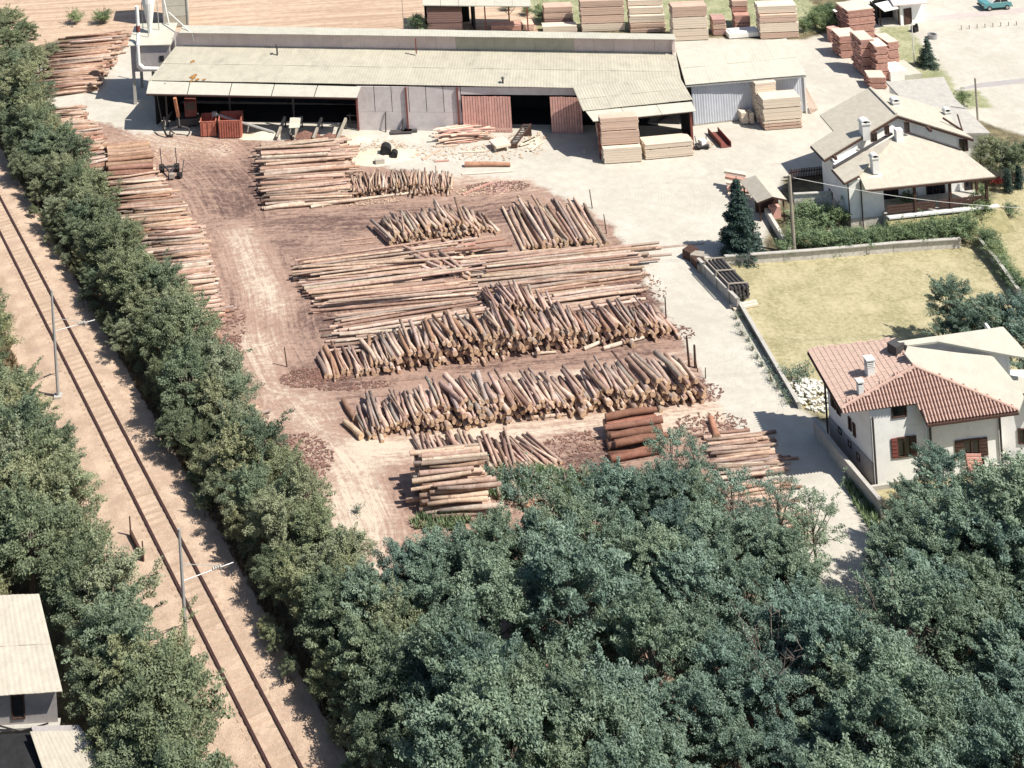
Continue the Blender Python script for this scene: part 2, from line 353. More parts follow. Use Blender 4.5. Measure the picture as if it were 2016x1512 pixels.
prof = [(-4.3, .005), (-3.1, .05), (-2.1, .22), (-1.0, .26), (0, .26), (1.0, .26), (2.0, .24), (2.8, .06), (3.5, .005)]
b = MB(); ss = np.arange(-40, 70, .6); rows = []
for s in ss:
    rows.append([rp(s, o+(random.uniform(-.45, .45) if abs(o) > 3.2 else random.uniform(-.07, .07)), max(.004, z+random.uniform(-.02, .02))) for o, z in prof])
n = len(prof)
b.add([q for r in rows for q in r], [(i*n+j, i*n+j+1, (i+1)*n+j+1, (i+1)*n+j) for i in range(len(rows)-1) for j in range(n-1)])
o = b.build('ballast_bed', M['ballast'], kind='structure')
trk = thing('railway_track', rp(20, 0, .26), 'single railway track with rusty rails running down the left side', 'railway track')
for o_ in (-.75, .75):
    b = MB(); b.bar(rp(-40, o_, .36), rp(69, o_, .36), .17, .04); b.bar(rp(-40, o_, .31), rp(69, o_, .31), .16, .07); b.build('rail', M['rail'], trk)
sm = None
for i in range(175):
    s = -38+i*.61
    if sm is None:
        b = MB(); b.box(rp(s, 0, .235), rn*2.3, rd*.24, (0, 0, .075)); sm = b.build('sleeper', M['sleeper'], trk); s_first = s
    else:
        e = sm.copy(); COL.objects.link(e); e.parent = trk; e.location = rd*(s-s_first)+Vector((0, 0, random.uniform(-.012, .012)))
# catenary masts
def mast(px, py, h, arm_px, label):
    p0 = G(px, py); t = thing('catenary_mast', p0, label, 'mast', 'masts along the railway')
    b = MB(); b.cube(p0+Vector((0, 0, .15)), .6, .6, .3); b.build('footing', M['concrete'], t)
    b = MB(); b.tube(p0+Vector((0, 0, .3)), p0+Vector((0, 0, h)), .13, .08, 8); b.build('pole', M['steel'], t)
    a0 = p0+Vector((0, 0, h*.62)); a1 = a0+rn*3.2+Vector((0, 0, -.1)); b = MB(); b.tube(a0, a1, .03, .03, 6); b.tube(a0+Vector((0, 0, 1.)), a1-rn*.6, .02, .02, 5)
    b.tube(a1-rn*.8, a1-rn*.8+Vector((0, 0, -.4)), .03, .03, 5); b.build('arm', M['steel'], t)
    b = MB(); [b.tube(a0+rn*(1.9+.14*i), a0+rn*(2.0+.14*i), .1, .06, 8) for i in range(4)]; b.build('insulator', M['concrete'], t)
mast(115, 785, 8.2, 0, 'grey railway mast left of the rails, the farther one')
mast(370, 1312, 8.0, 0, 'grey railway mast left of the rails, the nearer one')
# low retaining wall edge beside the ballast, its shade painted as dark brown
b = MB(); a0, a1 = G(258, 1062), G(283, 1112); b.bar(a0+Vector((0, 0, .3)), a1+Vector((0, 0, .3)), .15, .6)
t = thing('shaded_wall_edge', a0, 'short low wall edge, painted dark for shade, at the ballast beside the trees', 'fence')
b.build('panel', M['brown'], t)
for q in (a0, a1): b = MB(); b.tube(q, q+Vector((0, 0, 1.5)), .06, .05, 6); b.build('post', M['brown'], t)

# ------------------------------------------------------------------ logs
def log_mesh(k):
    r_ = random.Random(k); v = []; f = []; n = 9; bend = [(0, 0), (r_.uniform(-.6, .6), r_.uniform(-.5, .5)), (0, 0)]
    rr = [1.12, 1.0, .86]
    for i, x in enumerate((0., .5, 1.)):
        for j in range(n):
            a = 6.2832*j/n; q = rr[i]*(1+r_.uniform(-.05, .05))
            v.append((x, q*math.cos(a)+bend[i][0], q*math.sin(a)+bend[i][1]))
    for i in range(2):
        for j in range(n): f.append((i*n+j, i*n+(j+1) % n, (i+1)*n+(j+1) % n, (i+1)*n+j))
    f = [q[::-1] for q in f]; f += [tuple(range(n)), tuple(range(2*n, 3*n))[::-1]]
    return v, f
LM = [log_mesh(k) for k in range(6)]; LME = []
for v, f in LM:
    me = bpy.data.meshes.new('log'); me.from_pydata(v, [], f); me.materials.append(M['log']); me.materials.append(M['logend'])
    me.polygons.foreach_set('material_index', [0]*18+[1, 1]); me.polygons.foreach_set('use_smooth', [True]*18+[False]*2); me.update(); LME.append(me)
SPEC = []
def add_log(p, yaw, pitch, L, r, tint, label, group, score=1.):
    SPEC.append(dict(p=Vector(p), yaw=yaw, pitch=pitch, L=L, r=r, tint=tint, label=label, group=group, score=score))
def prof_at(pr, t):
    for (a, ha), (b, hb) in zip(pr[:-1], pr[1:]):
        if t <= b: return ha+(hb-ha)*(t-a)/max(1e-6, b-a)
    return pr[-1][1]
def pick(tints): c = random.choice(tints); g = random.uniform(.78, 1.16); return tuple(min(1, x*g*random.uniform(.96, 1.04)) for x in c)
TAN = [(.62, .475, .395), (.56, .42, .345), (.66, .53, .44), (.42, .31, .255), (.40, .34, .30), (.34, .23, .185)]
PALE = [(.60, .465, .365), (.54, .41, .325), (.52, .38, .30), (.62, .52, .43), (.42, .335, .28), (.40, .27, .205)]
GREY = [(.44, .34, .27), (.50, .38, .29), (.33, .25, .21)]
BROWN = [(.30, .155, .11), (.36, .21, .15), (.26, .14, .10)]
BROWN2 = [(.38, .24, .17), (.46, .32, .23), (.34, .2, .15)]
def pile(A, B, ang, sd_, L, Lsd, r0, r1, pr, tints, label, group, tries=26, jit=.3, k=11, pitch=0.):
    A = G(*A); B = G(*B); ax = (B-A); S = ax.length; ax.normalize()
    d0 = Vector((math.cos(R(ang)), math.sin(R(ang)), 0)); perp = abs(ax.cross(d0).z); circ = []; fails = 0
    while fails < tries and len(circ) < 520:
        r = random.triangular(r0, r1, r0*.7+r1*.3); best = None
        ca_ = np.array(circ) if circ else None
        for _ in range(k):
            s = random.uniform(0, S); z = r
            if ca_ is not None:
                ds = np.abs(ca_[:, 0]-s)*perp; rr = ca_[:, 2]+r; m = ds < rr
                if m.any(): z = max(r, (ca_[m, 1]+np.sqrt(rr[m]**2-ds[m]**2)).max())
            over = z+r-prof_at(pr, s/S)*random.uniform(.85, 1.12)
            if over < 0 and (best is None or z < best[1]): best = (s, z)
        if best is None: fails += 1; continue
        circ.append((best[0], best[1], r))
    ca_ = np.array(circ)
    for s, z, r in circ:
        ab = ((np.abs(ca_[:, 0]-s) < r*1.6) & (ca_[:, 1] > z+r*.8)).sum()
        l = max(L*.45, random.gauss(L, Lsd)); p = A+ax*s+d0*random.gauss(0, jit)+Vector((0, 0, z))
        yaw = ang+random.gauss(0, sd_)
        if random.random() < .45:
            p = p+Vector((math.cos(R(yaw)), math.sin(R(yaw)), 0))*l; yaw += 180
            pt = -pitch
        else: pt = pitch
        add_log(p, yaw, pt+random.gauss(0, .8), l, r, pick(tints), label, group, (1. if ab == 0 else .45 if ab < 3 else .25))
g = 'logs of the long end-on row nearest the wood'
pile((722, 862), (1385, 790), 102, 6, 2.9, .5, .06, .25, [(0, .6), (.1, 1.0), (.2, 1.7), (.3, 1.9), (.45, 1.3), (.6, 1.2), (.75, 1.7), (.93, 2.0), (1, 1.5)], TAN, 'peeled tan log in the long end-on row nearest the wood', g)
g = 'logs of the high end-on row in mid yard'
pile((650, 745), (1335, 660), 101, 6, 2.8, .5, .06, .24, [(0, .4), (.1, .6), (.2, 1.2), (.3, 1.7), (.36, 2.15), (.48, 2.2), (.6, 1.8), (.75, 1.3), (.87, 1.3), (.95, 1.2), (1, .4)], TAN+[(.42, .27, .19)], 'brownish log in the high end-on row in mid yard', g)
pile((975, 632), (1095, 636), 102, 6, 2.8, .3, .08, .16, [(0, .8), (.4, 1.6), (1, .9)], TAN, 'thin log of the small end-on heap behind the high row', 'logs of the small heap behind the high row')
pile((765, 484), (985, 458), 104, 9, 3.0, .5, .08, .22, [(0, .9), (.25, 1.1), (.6, 1.6), (.78, 1.0), (.88, .5), (1, .3)], PALE, 'peeled log in the short end-on row across the wet lane', 'logs of the short row across the wet lane')
pile((1025, 492), (1200, 492), 98, 4, 6.4, .8, .09, .22, [(0, .35), (.3, .9), (.8, 1.0), (1, .6)], PALE, 'very long pale log lying end-on beside the paved road', 'very long logs beside the paved road')
pile((838, 540), (925, 548), 128, 5, 3.6, .3, .1, .18, [(0, .5), (.6, .9), (1, .7)], TAN, 'log slanting across the top of the long-log bed', 'slanting logs on the long-log bed')
pile((692, 386), (888, 380), 88, 7, 2.5, .3, .06, .12, [(0, .7), (.3, 1.0), (.6, 1.1), (1, .7)], PALE, 'slender pale log in the low row beside the sawdust', 'slender logs beside the sawdust', tries=20)
pile((522, 415), (512, 290), 1, 2., 7.8, .8, .07, .2, [(0, .55), (.2, .9), (.6, 1.3), (.9, .9), (1, .4)], PALE, 'long pale log in the broad stack below the log deck', 'logs of the broad stack below the log deck')
pile((632, 618), (592, 525), 4.5, 2.2, 12.5, 2.6, .07, .16, [(0, .35), (.3, .6), (.8, .9), (1, .5)], PALE, 'very long slim log in the left half of the long-log bed', 'long logs in the left half of the bed', jit=.5)
pile((665, 702), (655, 628), 5.5, 2.2, 10.5, 2.2, .07, .15, [(0, .3), (.5, .5), (1, .4)], TAN+PALE, 'long slim log lying behind the left end of the high row', 'long logs behind the high row', jit=.6)
pile((960, 606), (935, 512), 4.5, 2.2, 12.0, 2.2, .07, .16, [(0, .3), (.5, .7), (1, .5)], PALE, 'very long slim log in the right half of the long-log bed', 'long logs in the right half of the bed', jit=.7)
pile((1085, 622), (1090, 588), 6, 2, 7.0, .8, .1, .17, [(0, .4), (1, .5)], PALE, 'long pale log lying right of the small heap', 'long logs right of the small heap', jit=.3)
pile((848, 1024), (814, 950), 3.5, 1.3, 4.0, .25, .10, .2, [(0, .9), (.2, 1.8), (.6, 2.4), (1, 2.2)], PALE, 'pale log in the tall square stack at the wood edge', 'logs of the tall square stack', jit=.4)
pile((845, 932), (1015, 926), 101, 7, 3.2, .4, .09, .2, [(0, .5), (.5, .6), (1, .5)], TAN, 'log of the sloping row behind the tall square stack', 'logs of the row behind the square stack')
pile((1015, 925), (1110, 915), 121, 5, 3.2, .4, .07, .12, [(0, .3), (1, .25)], TAN, 'thin log leaning down the bank right of the sloping row', 'thin logs on the bank')
pile((1205, 912), (1195, 850), 6.5, 1.5, 3.7, .2, .18, .3, [(0, .5), (.4, 1.1), (1, 1.2)], BROWN, 'thick red-brown bark-covered log in the small stack by the lane', 'bark-covered logs by the lane', jit=.15)
pile((1455, 1085), (1385, 860), 2.5, 3., 4.4, .6, .07, .15, [(0, .35), (.5, .5), (1, .35)], PALE+TAN, 'log seen through thin branches beside the road', 'logs seen through thin branches', jit=.35)
LB = 'log in the long stack along the railside trees'; LG = 'logs of the stack along the railside trees'
pile((415, 712), (452, 610), 186, 2.5, 4.5, .4, .08, .16, [(0, .3), (1, .4)], BROWN2+TAN, LB, LG)
pile((440, 620), (395, 455), 185, 3, 4.8, .5, .07, .18, [(0, .5), (.5, .7), (1, .7)], PALE, LB, LG, jit=.25)
pile((390, 462), (300, 340), 184.5, 3, 5.2, .6, .07, .2, [(0, .7), (.5, 1.0), (1, .8)], PALE+BROWN2, LB, LG, jit=.25)
pile((302, 352), (296, 300), 184, 2, 4.4, .2, .2, .3, [(0, 1.2), (1, 1.3)], BROWN2, 'thick log of the short stack beside the wheeled log carriage', 'thick logs beside the log carriage', jit=.12)
pile((228, 340), (160, 215), 187, 6, 3.6, .6, .07, .2, [(0, .9), (.5, .8), (1, .5)], BROWN2+PALE, 'log in the untidy pile beside the pale track', 'logs of the untidy pile beside the pale track', jit=.35)
pile((186, 182), (250, 72), 184, 4, 6.4, .6, .08, .17, [(0, 1.2), (.4, 1.3), (1, .8)], BROWN2+PALE+[(.46, .29, .21)], 'slim log in the big heap at the edge of the field', 'logs of the heap at the field edge', jit=.5)
pile((552, 852), (505, 798), 188, 4, 2.8, .4, .1, .18, [(0, .35), (1, .35)], PALE, 'pale log poking out of the trees at the lane bend', 'logs poking out of the trees at the lane bend', jit=.4)
# single logs
def log1(a, b, r, tint, label, za=None, zb=None):
    a = G(*a); b = G(*b); a.z = r if za is None else za; b.z = r if zb is None else zb
    d = b-a; add_log(a, math.degrees(math.atan2(d.y, d.x)), math.degrees(math.asin(d.z/d.length)), d.length, r, tint, label, None, 9.)
log1((644, 746), (626, 708), .2, (.3, .23, .2), 'dark grey log lying alone on the bark at the left end of the high row')
log1((712, 866), (678, 836), .22, (.62, .5, .36), 'pale log rolled away at the left end of the row nearest the wood')
log1((700, 830), (676, 792), .2, (.30, .19, .14), 'dark log propped at the back left corner of the row nearest the wood')
log1((1188, 690), (1268, 668), .14, (.66, .58, .48), 'whitish log lying in front of the right end of the high row')
log1((1150, 690), (1222, 662), .13, (.66, .58, .48), 'whitish log crossing another in front of the high row', None, .4)
log1((1048, 700), (1095, 696), .1, (.66, .58, .48), 'short whitish pole on the ground before the high row')
log1((1035, 826), (1115, 818), .12, (.6, .5, .4), 'pale pole at the foot of the row nearest the wood')
log1((912, 512), (868, 470), .16, (.56, .42, .31), 'lone log lying aslant between short row and long-log bed')
log1((932, 505), (892, 462), .14, (.5, .38, .29), 'second lone log aslant beside the short row')
log1((672, 484), (742, 478), .07, (.5, .36, .28), 'thin pole left of the short row, the nearer of two')
log1((680, 475), (742, 468), .07, (.5, .36, .28), 'thin pole left of the short row, the farther of two')
log1((1040, 1012), (1060, 985), .25, (.40, .27, .19), 'stout brown log standing out of the bushes right of the square stack')
log1((1112, 985), (1078, 945), .12, (.66, .6, .5), 'whitish log lying in the grass at the bush edge')
log1((1040, 1010), (1005, 950), .16, (.64, .55, .44), 'pale log sliding into the bushes near the square stack')
log1((985, 985), (970, 945), .15, (.55, .42, .32), 'tan log at the grass edge beside the square stack')
log1((600, 405), (520, 415), .2, (.62, .54, .44), 'whitish grey log along the front of the broad stack')
log1((530, 402), (620, 396), .22, (.5, .44, .38), 'big grey log lowest in the broad stack')
log1((612, 410), (760, 388), .12, (.68, .6, .48), 'long whitish pole along the front of the slender row')
log1((760, 388), (892, 374), .11, (.68, .6, .48), 'whitish pole ending at the right of the slender row')
log1((915, 328), (1005, 328), .22, (.52, .30, .2), 'smooth reddish beam-like log lying on the paving')
log1((1412, 868), (1400, 830), .25, (.42, .22, .15), 'short reddish log stump end by the lane corner')
# the 300 that show largest are things, the rest is one heap
for q in SPEC:
    q['vis'] = q['L']*q['r']*2*(FPX/q['p'].y)**2*q['score']
    d = Vector((math.cos(R(q['yaw']))*math.cos(R(q['pitch'])), math.sin(R(q['yaw']))*math.cos(R(q['pitch'])), math.sin(R(q['pitch'])))); q['d'] = d
SPEC.sort(key=lambda q: -q['vis'])
rv, rf, rm, rt = [], [], [], []
for i, q in enumerate(SPEC):
    d = q['d']; y = Vector((-d.y, d.x, 0)).normalized(); z = d.cross(y); k = i % 6; roll = random.uniform(0, 6.28)
    y, z = y*math.cos(roll)+z*math.sin(roll), z*math.cos(roll)-y*math.sin(roll)
    mat = Matrix(((d.x*q['L'], y.x*q['r'], z.x*q['r'], q['p'].x), (d.y*q['L'], y.y*q['r'], z.y*q['r'], q['p'].y), (d.z*q['L'], y.z*q['r'], z.z*q['r'], q['p'].z), (0, 0, 0, 1)))
    if i < 300:
        o = bpy.data.objects.new('log', LME[k]); COL.objects.link(o); o.matrix_world = mat; o.color = (*q['tint'], 1); tag(o, q['label'], 'log', q['group'])
    else:
        b0 = len(rv); v, f = LM[k]; m3 = np.array(mat)[:3]; rv += (np.array(v)@m3[:, :3].T+m3[:, 3]).tolist(); rf += [tuple(j+b0 for j in ff) for ff in f]
        rm += [0]*18+[1, 1]; rt += [q['tint']]*27
me = bpy.data.meshes.new('stacked_logs'); me.from_pydata(rv, [], rf); me.materials.append(M['logs']); me.materials.append(M['logends'])
me.polygons.foreach_set('material_index', rm); me.polygons.foreach_set('use_smooth', [x == 0 for x in rm])
ca_ = me.color_attributes.new('tint', 'FLOAT_COLOR', 'POINT'); ca_.data.foreach_set('color', np.hstack([np.array(rt), np.ones((len(rt), 1))]).astype(np.float32).ravel())
o = bpy.data.objects.new('stacked_logs', me); COL.objects.link(o); tag(o, 'smaller logs filling the stacks and rows all over the yard', 'logs', None, 'stuff')
print('LOGS', len(SPEC))

# bark litter, chips and weeds on the yard
def litter(name, spots, n_, size, mat, label, flat=.25, h=.0):
    b = MB()
    for (px, py, rx, ry), cnt in zip(spots, n_):
        c = G(px, py)
        for _ in range(cnt):
            a = random.uniform(0, 6.28); rr = math.sqrt(random.random()); q = c+Vector((math.cos(a)*rr*rx, math.sin(a)*rr*ry, random.uniform(.02, .06)+h*max(0, 1-rr)))
            L = random.uniform(.5, 1.5)*size; wd = L*random.uniform(.2, .5); t = random.uniform(0, 6.28); u = Vector((math.cos(t), math.sin(t), random.uniform(-flat, flat))); v_ = Vector((-math.sin(t), math.cos(t), random.uniform(-flat, flat)))
            b.add([q-u*L/2-v_*wd/2, q+u*L/2-v_*wd/2, q+u*L/2+v_*wd/2, q-u*L/2+v_*wd/2], [(0, 1, 2, 3)])
    return tag(b.build(name, mat), label, 'litter', None, 'stuff')
M['barkchip'] = mk('bark_chips', (.19, .105, .082), .45, 5, .9)
M['woodchip'] = mk('wood_offcuts', (.50, .37, .26), .3, 4, .9)
litter('bark_litter', [(600, 745, 1.9, 1.1), (660, 735, 2.2, .9), (590, 905, 2.4, 2.6), (575, 925, 1.2, 1.), (600, 275, 2., .9), (650, 280, 2.6, .9), (980, 368, 3., 1.), (1150, 890, 3.2, 2.), (1400, 838, 2.6, 1.3), (445, 690, 1.2, 2.), (1250, 565, 2.5, 3.), (700, 760, 3, .5), (1390, 770, 1.2, 1.2), (1330, 655, 1.5, 1), (460, 640, 1, 3)],
       [420, 420, 700, 160, 350, 380, 420, 420, 300, 200, 260, 200, 120, 120, 160], .2, M['barkchip'], 'reddish bark scraps strewn over the yard')
litter('wood_scraps', [(720, 290, 4., 1.6), (780, 300, 3, 1.5), (900, 300, 4, 2), (1000, 300, 4., 1.6), (700, 400, 5, .5), (960, 375, 3., 1.), (380, 300, 4., 2.), (860, 640, 5, 2), (1200, 560, 4, 2), (760, 310, 3, .8), (1040, 270, 2, 1), (1395, 285, 1, .6)],
       [260, 120, 160, 120, 100, 160, 140, 120, 100, 120, 90, 40], .24, M['woodchip'], 'pale wood scraps and splinters on the ground')
def mound(name, px, py, rx, ry, h, mat, label):
    c = G(px, py); b = MB(); n = 18; rings = 5; pts = [c+Vector((0, 0, h))]
    for i in range(1, rings+1):
        for j in range(n):
            a = 6.2832*j/n; q = i/rings; wv = 1+random.uniform(-.12, .12)
            pts.append(c+Vector((math.cos(a)*rx*q*wv, math.sin(a)*ry*q*wv, h*(1-q)**1.2*random.uniform(.8, 1.1)+(.004 if i == rings else 0))))
    fs = [(0, 1+j, 1+(j+1) % n) for j in range(n)]
    for i in range(rings-1): fs += [(1+i*n+j, 1+(i+1)*n+j, 1+(i+1)*n+(j+1) % n, 1+i*n+(j+1) % n) for j in range(n)]
    b.add(pts, fs); return tag(b.build(name, mat, smooth=True), label, 'heap', None)
mound('sawdust_heap', 755, 308, 3.4, 1.8, .5, M['sawdust'], 'pale sawdust heap around the black barrels')
mound('sawdust_heap', 515, 268, 2.6, .8, .5, M['sawdust'], 'pale sawdust drift right of the big red container')
mound('sawdust_heap', 700, 275, 2.2, 1.1, .35, M['sawdust'], 'low pale sawdust heap beside the grey shed wall')
mound('bark_heap', 600, 268, 1.6, .7, .6, M['barkchip'], 'reddish bark heap between the left pair of deck rails')
mound('bark_heap', 650, 272, 1.6, .7, .6, M['barkchip'], 'reddish bark heap between the right pair of deck rails')
# stakes
for px, py, h, r, lb in [(565, 722, 1.5, .05, 'thin dark stake at the left lane bend'), (1166, 410, 1.7, .05, 'thin stake behind the very long logs'), (1194, 460, 1.7, .05, 'thin stake at the right end of the very long logs'),
                         (1357, 722, 2.3, .09, 'taller brown post of the pair at the road edge'), (1369, 724, 1.7, .1, 'shorter brown post of the pair at the road edge'), (1374, 732, .8, .04, 'short stake beside the brown post pair'),
                         (1389, 745, .8, .04, 'short stake at the right end of the row nearest the wood'), (1312, 640, 2.2, .06, 'bent stake at the right end of the high row')]:
    p0 = G(px, py); b = MB(); tp = p0+Vector((random.uniform(-.15, .05), 0, h)); b.tube(p0, tp, r, r*.8, 7); tag(b.build('stake', M['brown']), lb, 'stake', 'stakes holding the log rows')

# ------------------------------------------------------------------ building helpers
CAMP = Vector((0, 0, CAMH))
def GP(px, py, a, b, c):
    "point of the plane through a, b, c seen at a survey mark"
    d = G(px, py)-CAMP; n = (Vector(b)-Vector(a)).cross(Vector(c)-Vector(a))
    return CAMP+d*((Vector(a)-CAMP).dot(n)/d.dot(n))
def GW(px, py, a, b, off=0.):
    a, b = up(a, 0), up(b, 0); n = (b-a).cross(Vector((0, 0, 1))).normalized()
    return GP(px, py, a+n*off, b+n*off, a+n*off+Vector((0, 0, 1)))
def corr(mb, e0, e1, t1, t0, pitch=.3, amp=.014, mi=0, th=.03):
    "corrugated sheet: eave e0-e1, top t0-t1"
    e0, e1, t0, t1 = map(Vector, (e0, e1, t0, t1)); n = max(2, int((e1-e0).length/pitch)); nv = Vector((0, 0, 1))
    tp = []
    for i in range(2*n+1):
        z = nv*(amp if i % 2 else -amp); q = i/(2*n); tp += [lerp(e0, e1, q)+z, lerp(t0, t1, q)+z]
    k = len(tp); bt = [p-nv*th for p in tp]
    fs = []
    for i in range(2*n):
        a, b_, c, d = 2*i, 2*i+2, 2*i+3, 2*i+1
        fs += [(a, b_, c, d), (k+a, k+d, k+c, k+b_), (a, k+a, k+b_, b_), (d, c, k+c, k+d)]
    fs += [(0, 1, k+1, k), (2*n*2, k+2*n*2, k+2*n*2+1, 2*n*2+1)]
    return mb.add(tp+bt, fs, mi)
def sheet_roof(parent, e0, e1, t1, t0, cols, rows, mats, pitch=.3, amp=.014, name='roof_sheet', wts=None):
    for i in range(cols):
        for j in range(rows):
            q = lambda u, v: lerp(lerp(Vector(e0), Vector(e1), u), lerp(Vector(t0), Vector(t1), u), v)
            z = Vector((0, 0, .012*((i+j) % 2)+.02*(rows-j)*0)); lap = -.06/rows if j else 0
            b = MB(); corr(b, q(i/cols, j/rows+lap)+z+Vector((0, 0, .03*j)), q((i+1)/cols, j/rows+lap)+z+Vector((0, 0, .03*j)), q((i+1)/cols, (j+1)/rows)+z+Vector((0, 0, .03*j)), q(i/cols, (j+1)/rows)+z+Vector((0, 0, .03*j)), pitch, amp)
            b.build(name, random.choices(mats, wts)[0], parent)
def wall(mb, a, b, z0, z1, th=.2, z1b=None, mi=0):
    a, b = up(a, 0), up(b, 0); n = (b-a).cross(Vector((0, 0, 1))).normalized()*th; z1b = z1 if z1b is None else z1b
    return mb.prism([up(a, z0), up(b, z0), up(b-n, z0), up(a-n, z0)], [up(a, z1), up(b, z1b), up(b-n, z1b), up(a-n, z1)], mi)
def win(parent, a, b, p0, p1, frame='brown', pane='glass', shut=None, name='window', bars=1, fw=.07):
    A_ = GW(*p0, a, b); B_ = GW(*p1, a, b); z1, z0 = A_.z, max(.02, B_.z); A_, B_ = up(A_, 0), up(B_, 0)
    d = (up(b, 0)-up(a, 0)).normalized(); nrm = d.cross(Vector((0, 0, 1))).normalized(); Lw = (B_-A_).dot(d); B_ = A_+d*Lw; ang = math.atan2(d.y, d.x)
    m = MB(); mid = (A_+B_)/2
    for z in (z0, z1): m.cube(up(mid+nrm*.03, z), Lw+fw, .1, fw, ang)
    for q in [A_, B_]+[lerp(A_, B_, (i+1)/(bars+1)) for i in range(bars)]: m.cube(up(q+nrm*.028, (z0+z1)/2), fw, .09, z1-z0-fw, ang)
    f = m.build(name, M[frame], parent)
    m = MB(); m.cube(up(mid+nrm*.004, (z0+z1)/2), Lw-.02, .02, z1-z0-.02, ang); m.build('pane', M[pane], f)
    if shut:
        for sgn, q, mt in ((-1, A_, shut[0]), (1, B_, shut[1])):
            if not mt: continue
            m = MB(); c = q+d*sgn*(Lw*.27); m.cube(up(c+nrm*.05, (z0+z1)/2), Lw*.46, .05, z1-z0+.06, ang)
            for k in range(5): m.cube(up(c+nrm*.085, z0+(k+.5)*(z1-z0)/5), Lw*.38, .03, .05, ang)
            m.build('shutter', M[mt], parent)
    return f

# ------------------------------------------------------------------ the long sawmill shed
ZE, ZT = 4.7, 6.0
eL, eR = G(293, 158, ZE), G(1345, 176.5, ZE); tL, tR = G(347, 90, ZT), G(1330, 104, ZT)
wA, wB = G(705, 256), G(1142, 261); wd = (wB-wA).normalized(); wn = Vector((wd.y, -wd.x, 0))      # wn faces the yard
sh = thing('sawmill_shed', wA, 'long low sawmill shed with pale corrugated roof, open dark bay and red doors', 'shed')
sheet_roof(sh, eL, eR, tR, tL, 16, 2, [M['pale_roof']], .3, .007)
# lower awning strip
a0, a1, a2, a3 = G(288, 184, 4.25), G(704, 192, 4.25), G(712, 170.5, 4.66), G(293, 159.5, 4.66)
for i in range(5):
    b = MB(); q0, q1 = lerp(a0, a1, i/5), lerp(a0, a1, (i+1)/5-.004); b.slab([q0, q1, lerp(a3, a2, (i+1)/5-.004), lerp(a3, a2, i/5)], .06); b.build('awning_sheet', M['pale_roof2'], sh)
b = MB(); b.bar(a0-Vector((0, 0, .12)), a1-Vector((0, 0, .12)), .1, .14); b.build('awning_beam', M['brown'], sh)
b = MB(); b.add([G(375, 118, 5.6)+Vector((0, 0, .12)), G(383, 118, 5.6)+Vector((0, 0, .12)), G(384, 128, 5.4)+Vector((0, 0, .12)), G(375, 128, 5.4)+Vector((0, 0, .12))], [(0, 1, 2, 3)])
# walls
def wp_(px): return GP(px, 256, wA, wB, wA+Vector((0, 0, 1)))
def wx(px): q = wp_(px); return up(q, 0)
b = MB(); wall(b, wx(708), wx(912), 0, 1.9, .2); b.build('lower_wall', M['shed_wall'], sh)
for i in range(6):
    b = MB(); wall(b, lerp(wx(708), wx(912), i/6), lerp(wx(708), wx(912), (i+1)/6-.006), 1.92, 4.5, .1); b.build('upper_wall_sheet', M['shed_wall'], sh)
b = MB(); wall(b, wx(912), wx(1142), 3.75, 4.5, .1); b.build('lintel', M['shed_wall'], sh)
for px in (706, 804, 905):
    b = MB(); b.cube(up(wx(px)+wn*.1, 2.25), .16, .16, 4.5, math.atan2(wd.y, wd.x)); b.build('post', M['red_paint'], sh)
for px in (330, 455, 580):
    b = MB(); b.cube(up(wx(px)-wn*.2, 2.3), .18, .18, 4.6, math.atan2(wd.y, wd.x)); b.build('post', M['darksteel'], sh)
def boarded_door(x0, x1, n_, nm='door'):
    f = MB(); A_, B_ = wx(x0)+wn*.12, wx(x1)+wn*.12
    for z in (.15, 1.85, 3.55): f.bar(up(A_, z), up(B_, z), .05, .14)
    d_ = f.build(nm, M['red_paint'], sh)
    for i in range(n_):
        m = MB(); p = lerp(A_, B_, (i+.5)/n_)+wn*(.06+.012*(i % 2)); m.cube(up(p, 1.85+random.uniform(-.03, .03)), (B_-A_).length/n_*.86, .03, 3.6, math.atan2(wd.y, wd.x)); m.build('board', M['red_door'], d_)
boarded_door(913, 1009, 18); boarded_door(1086, 1148, 12)
# inside: back wall, end and floor sheet, near-black for the shade painted in
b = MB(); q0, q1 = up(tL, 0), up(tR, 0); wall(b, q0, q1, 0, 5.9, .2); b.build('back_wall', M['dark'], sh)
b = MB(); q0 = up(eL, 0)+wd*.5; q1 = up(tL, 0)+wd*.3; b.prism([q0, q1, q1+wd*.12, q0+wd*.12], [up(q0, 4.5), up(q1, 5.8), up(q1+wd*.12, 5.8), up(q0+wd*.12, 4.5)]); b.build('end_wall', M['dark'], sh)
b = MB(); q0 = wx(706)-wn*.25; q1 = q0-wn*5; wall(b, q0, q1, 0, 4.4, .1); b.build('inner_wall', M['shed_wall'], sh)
b = MB(); q0, q1 = wx(325)-wn*1.6, wx(1300)-wn*1.6; b.prism([q0, q1, q1-wn*4, q0-wn*4], [up(q0, .012), up(q1, .012), up(q1-wn*4, .012), up(q0-wn*4, .012)]); b.build('floor_shade_sheet', M['dark'], sh)  # black sheet on the floor, painted in for the bay's shade
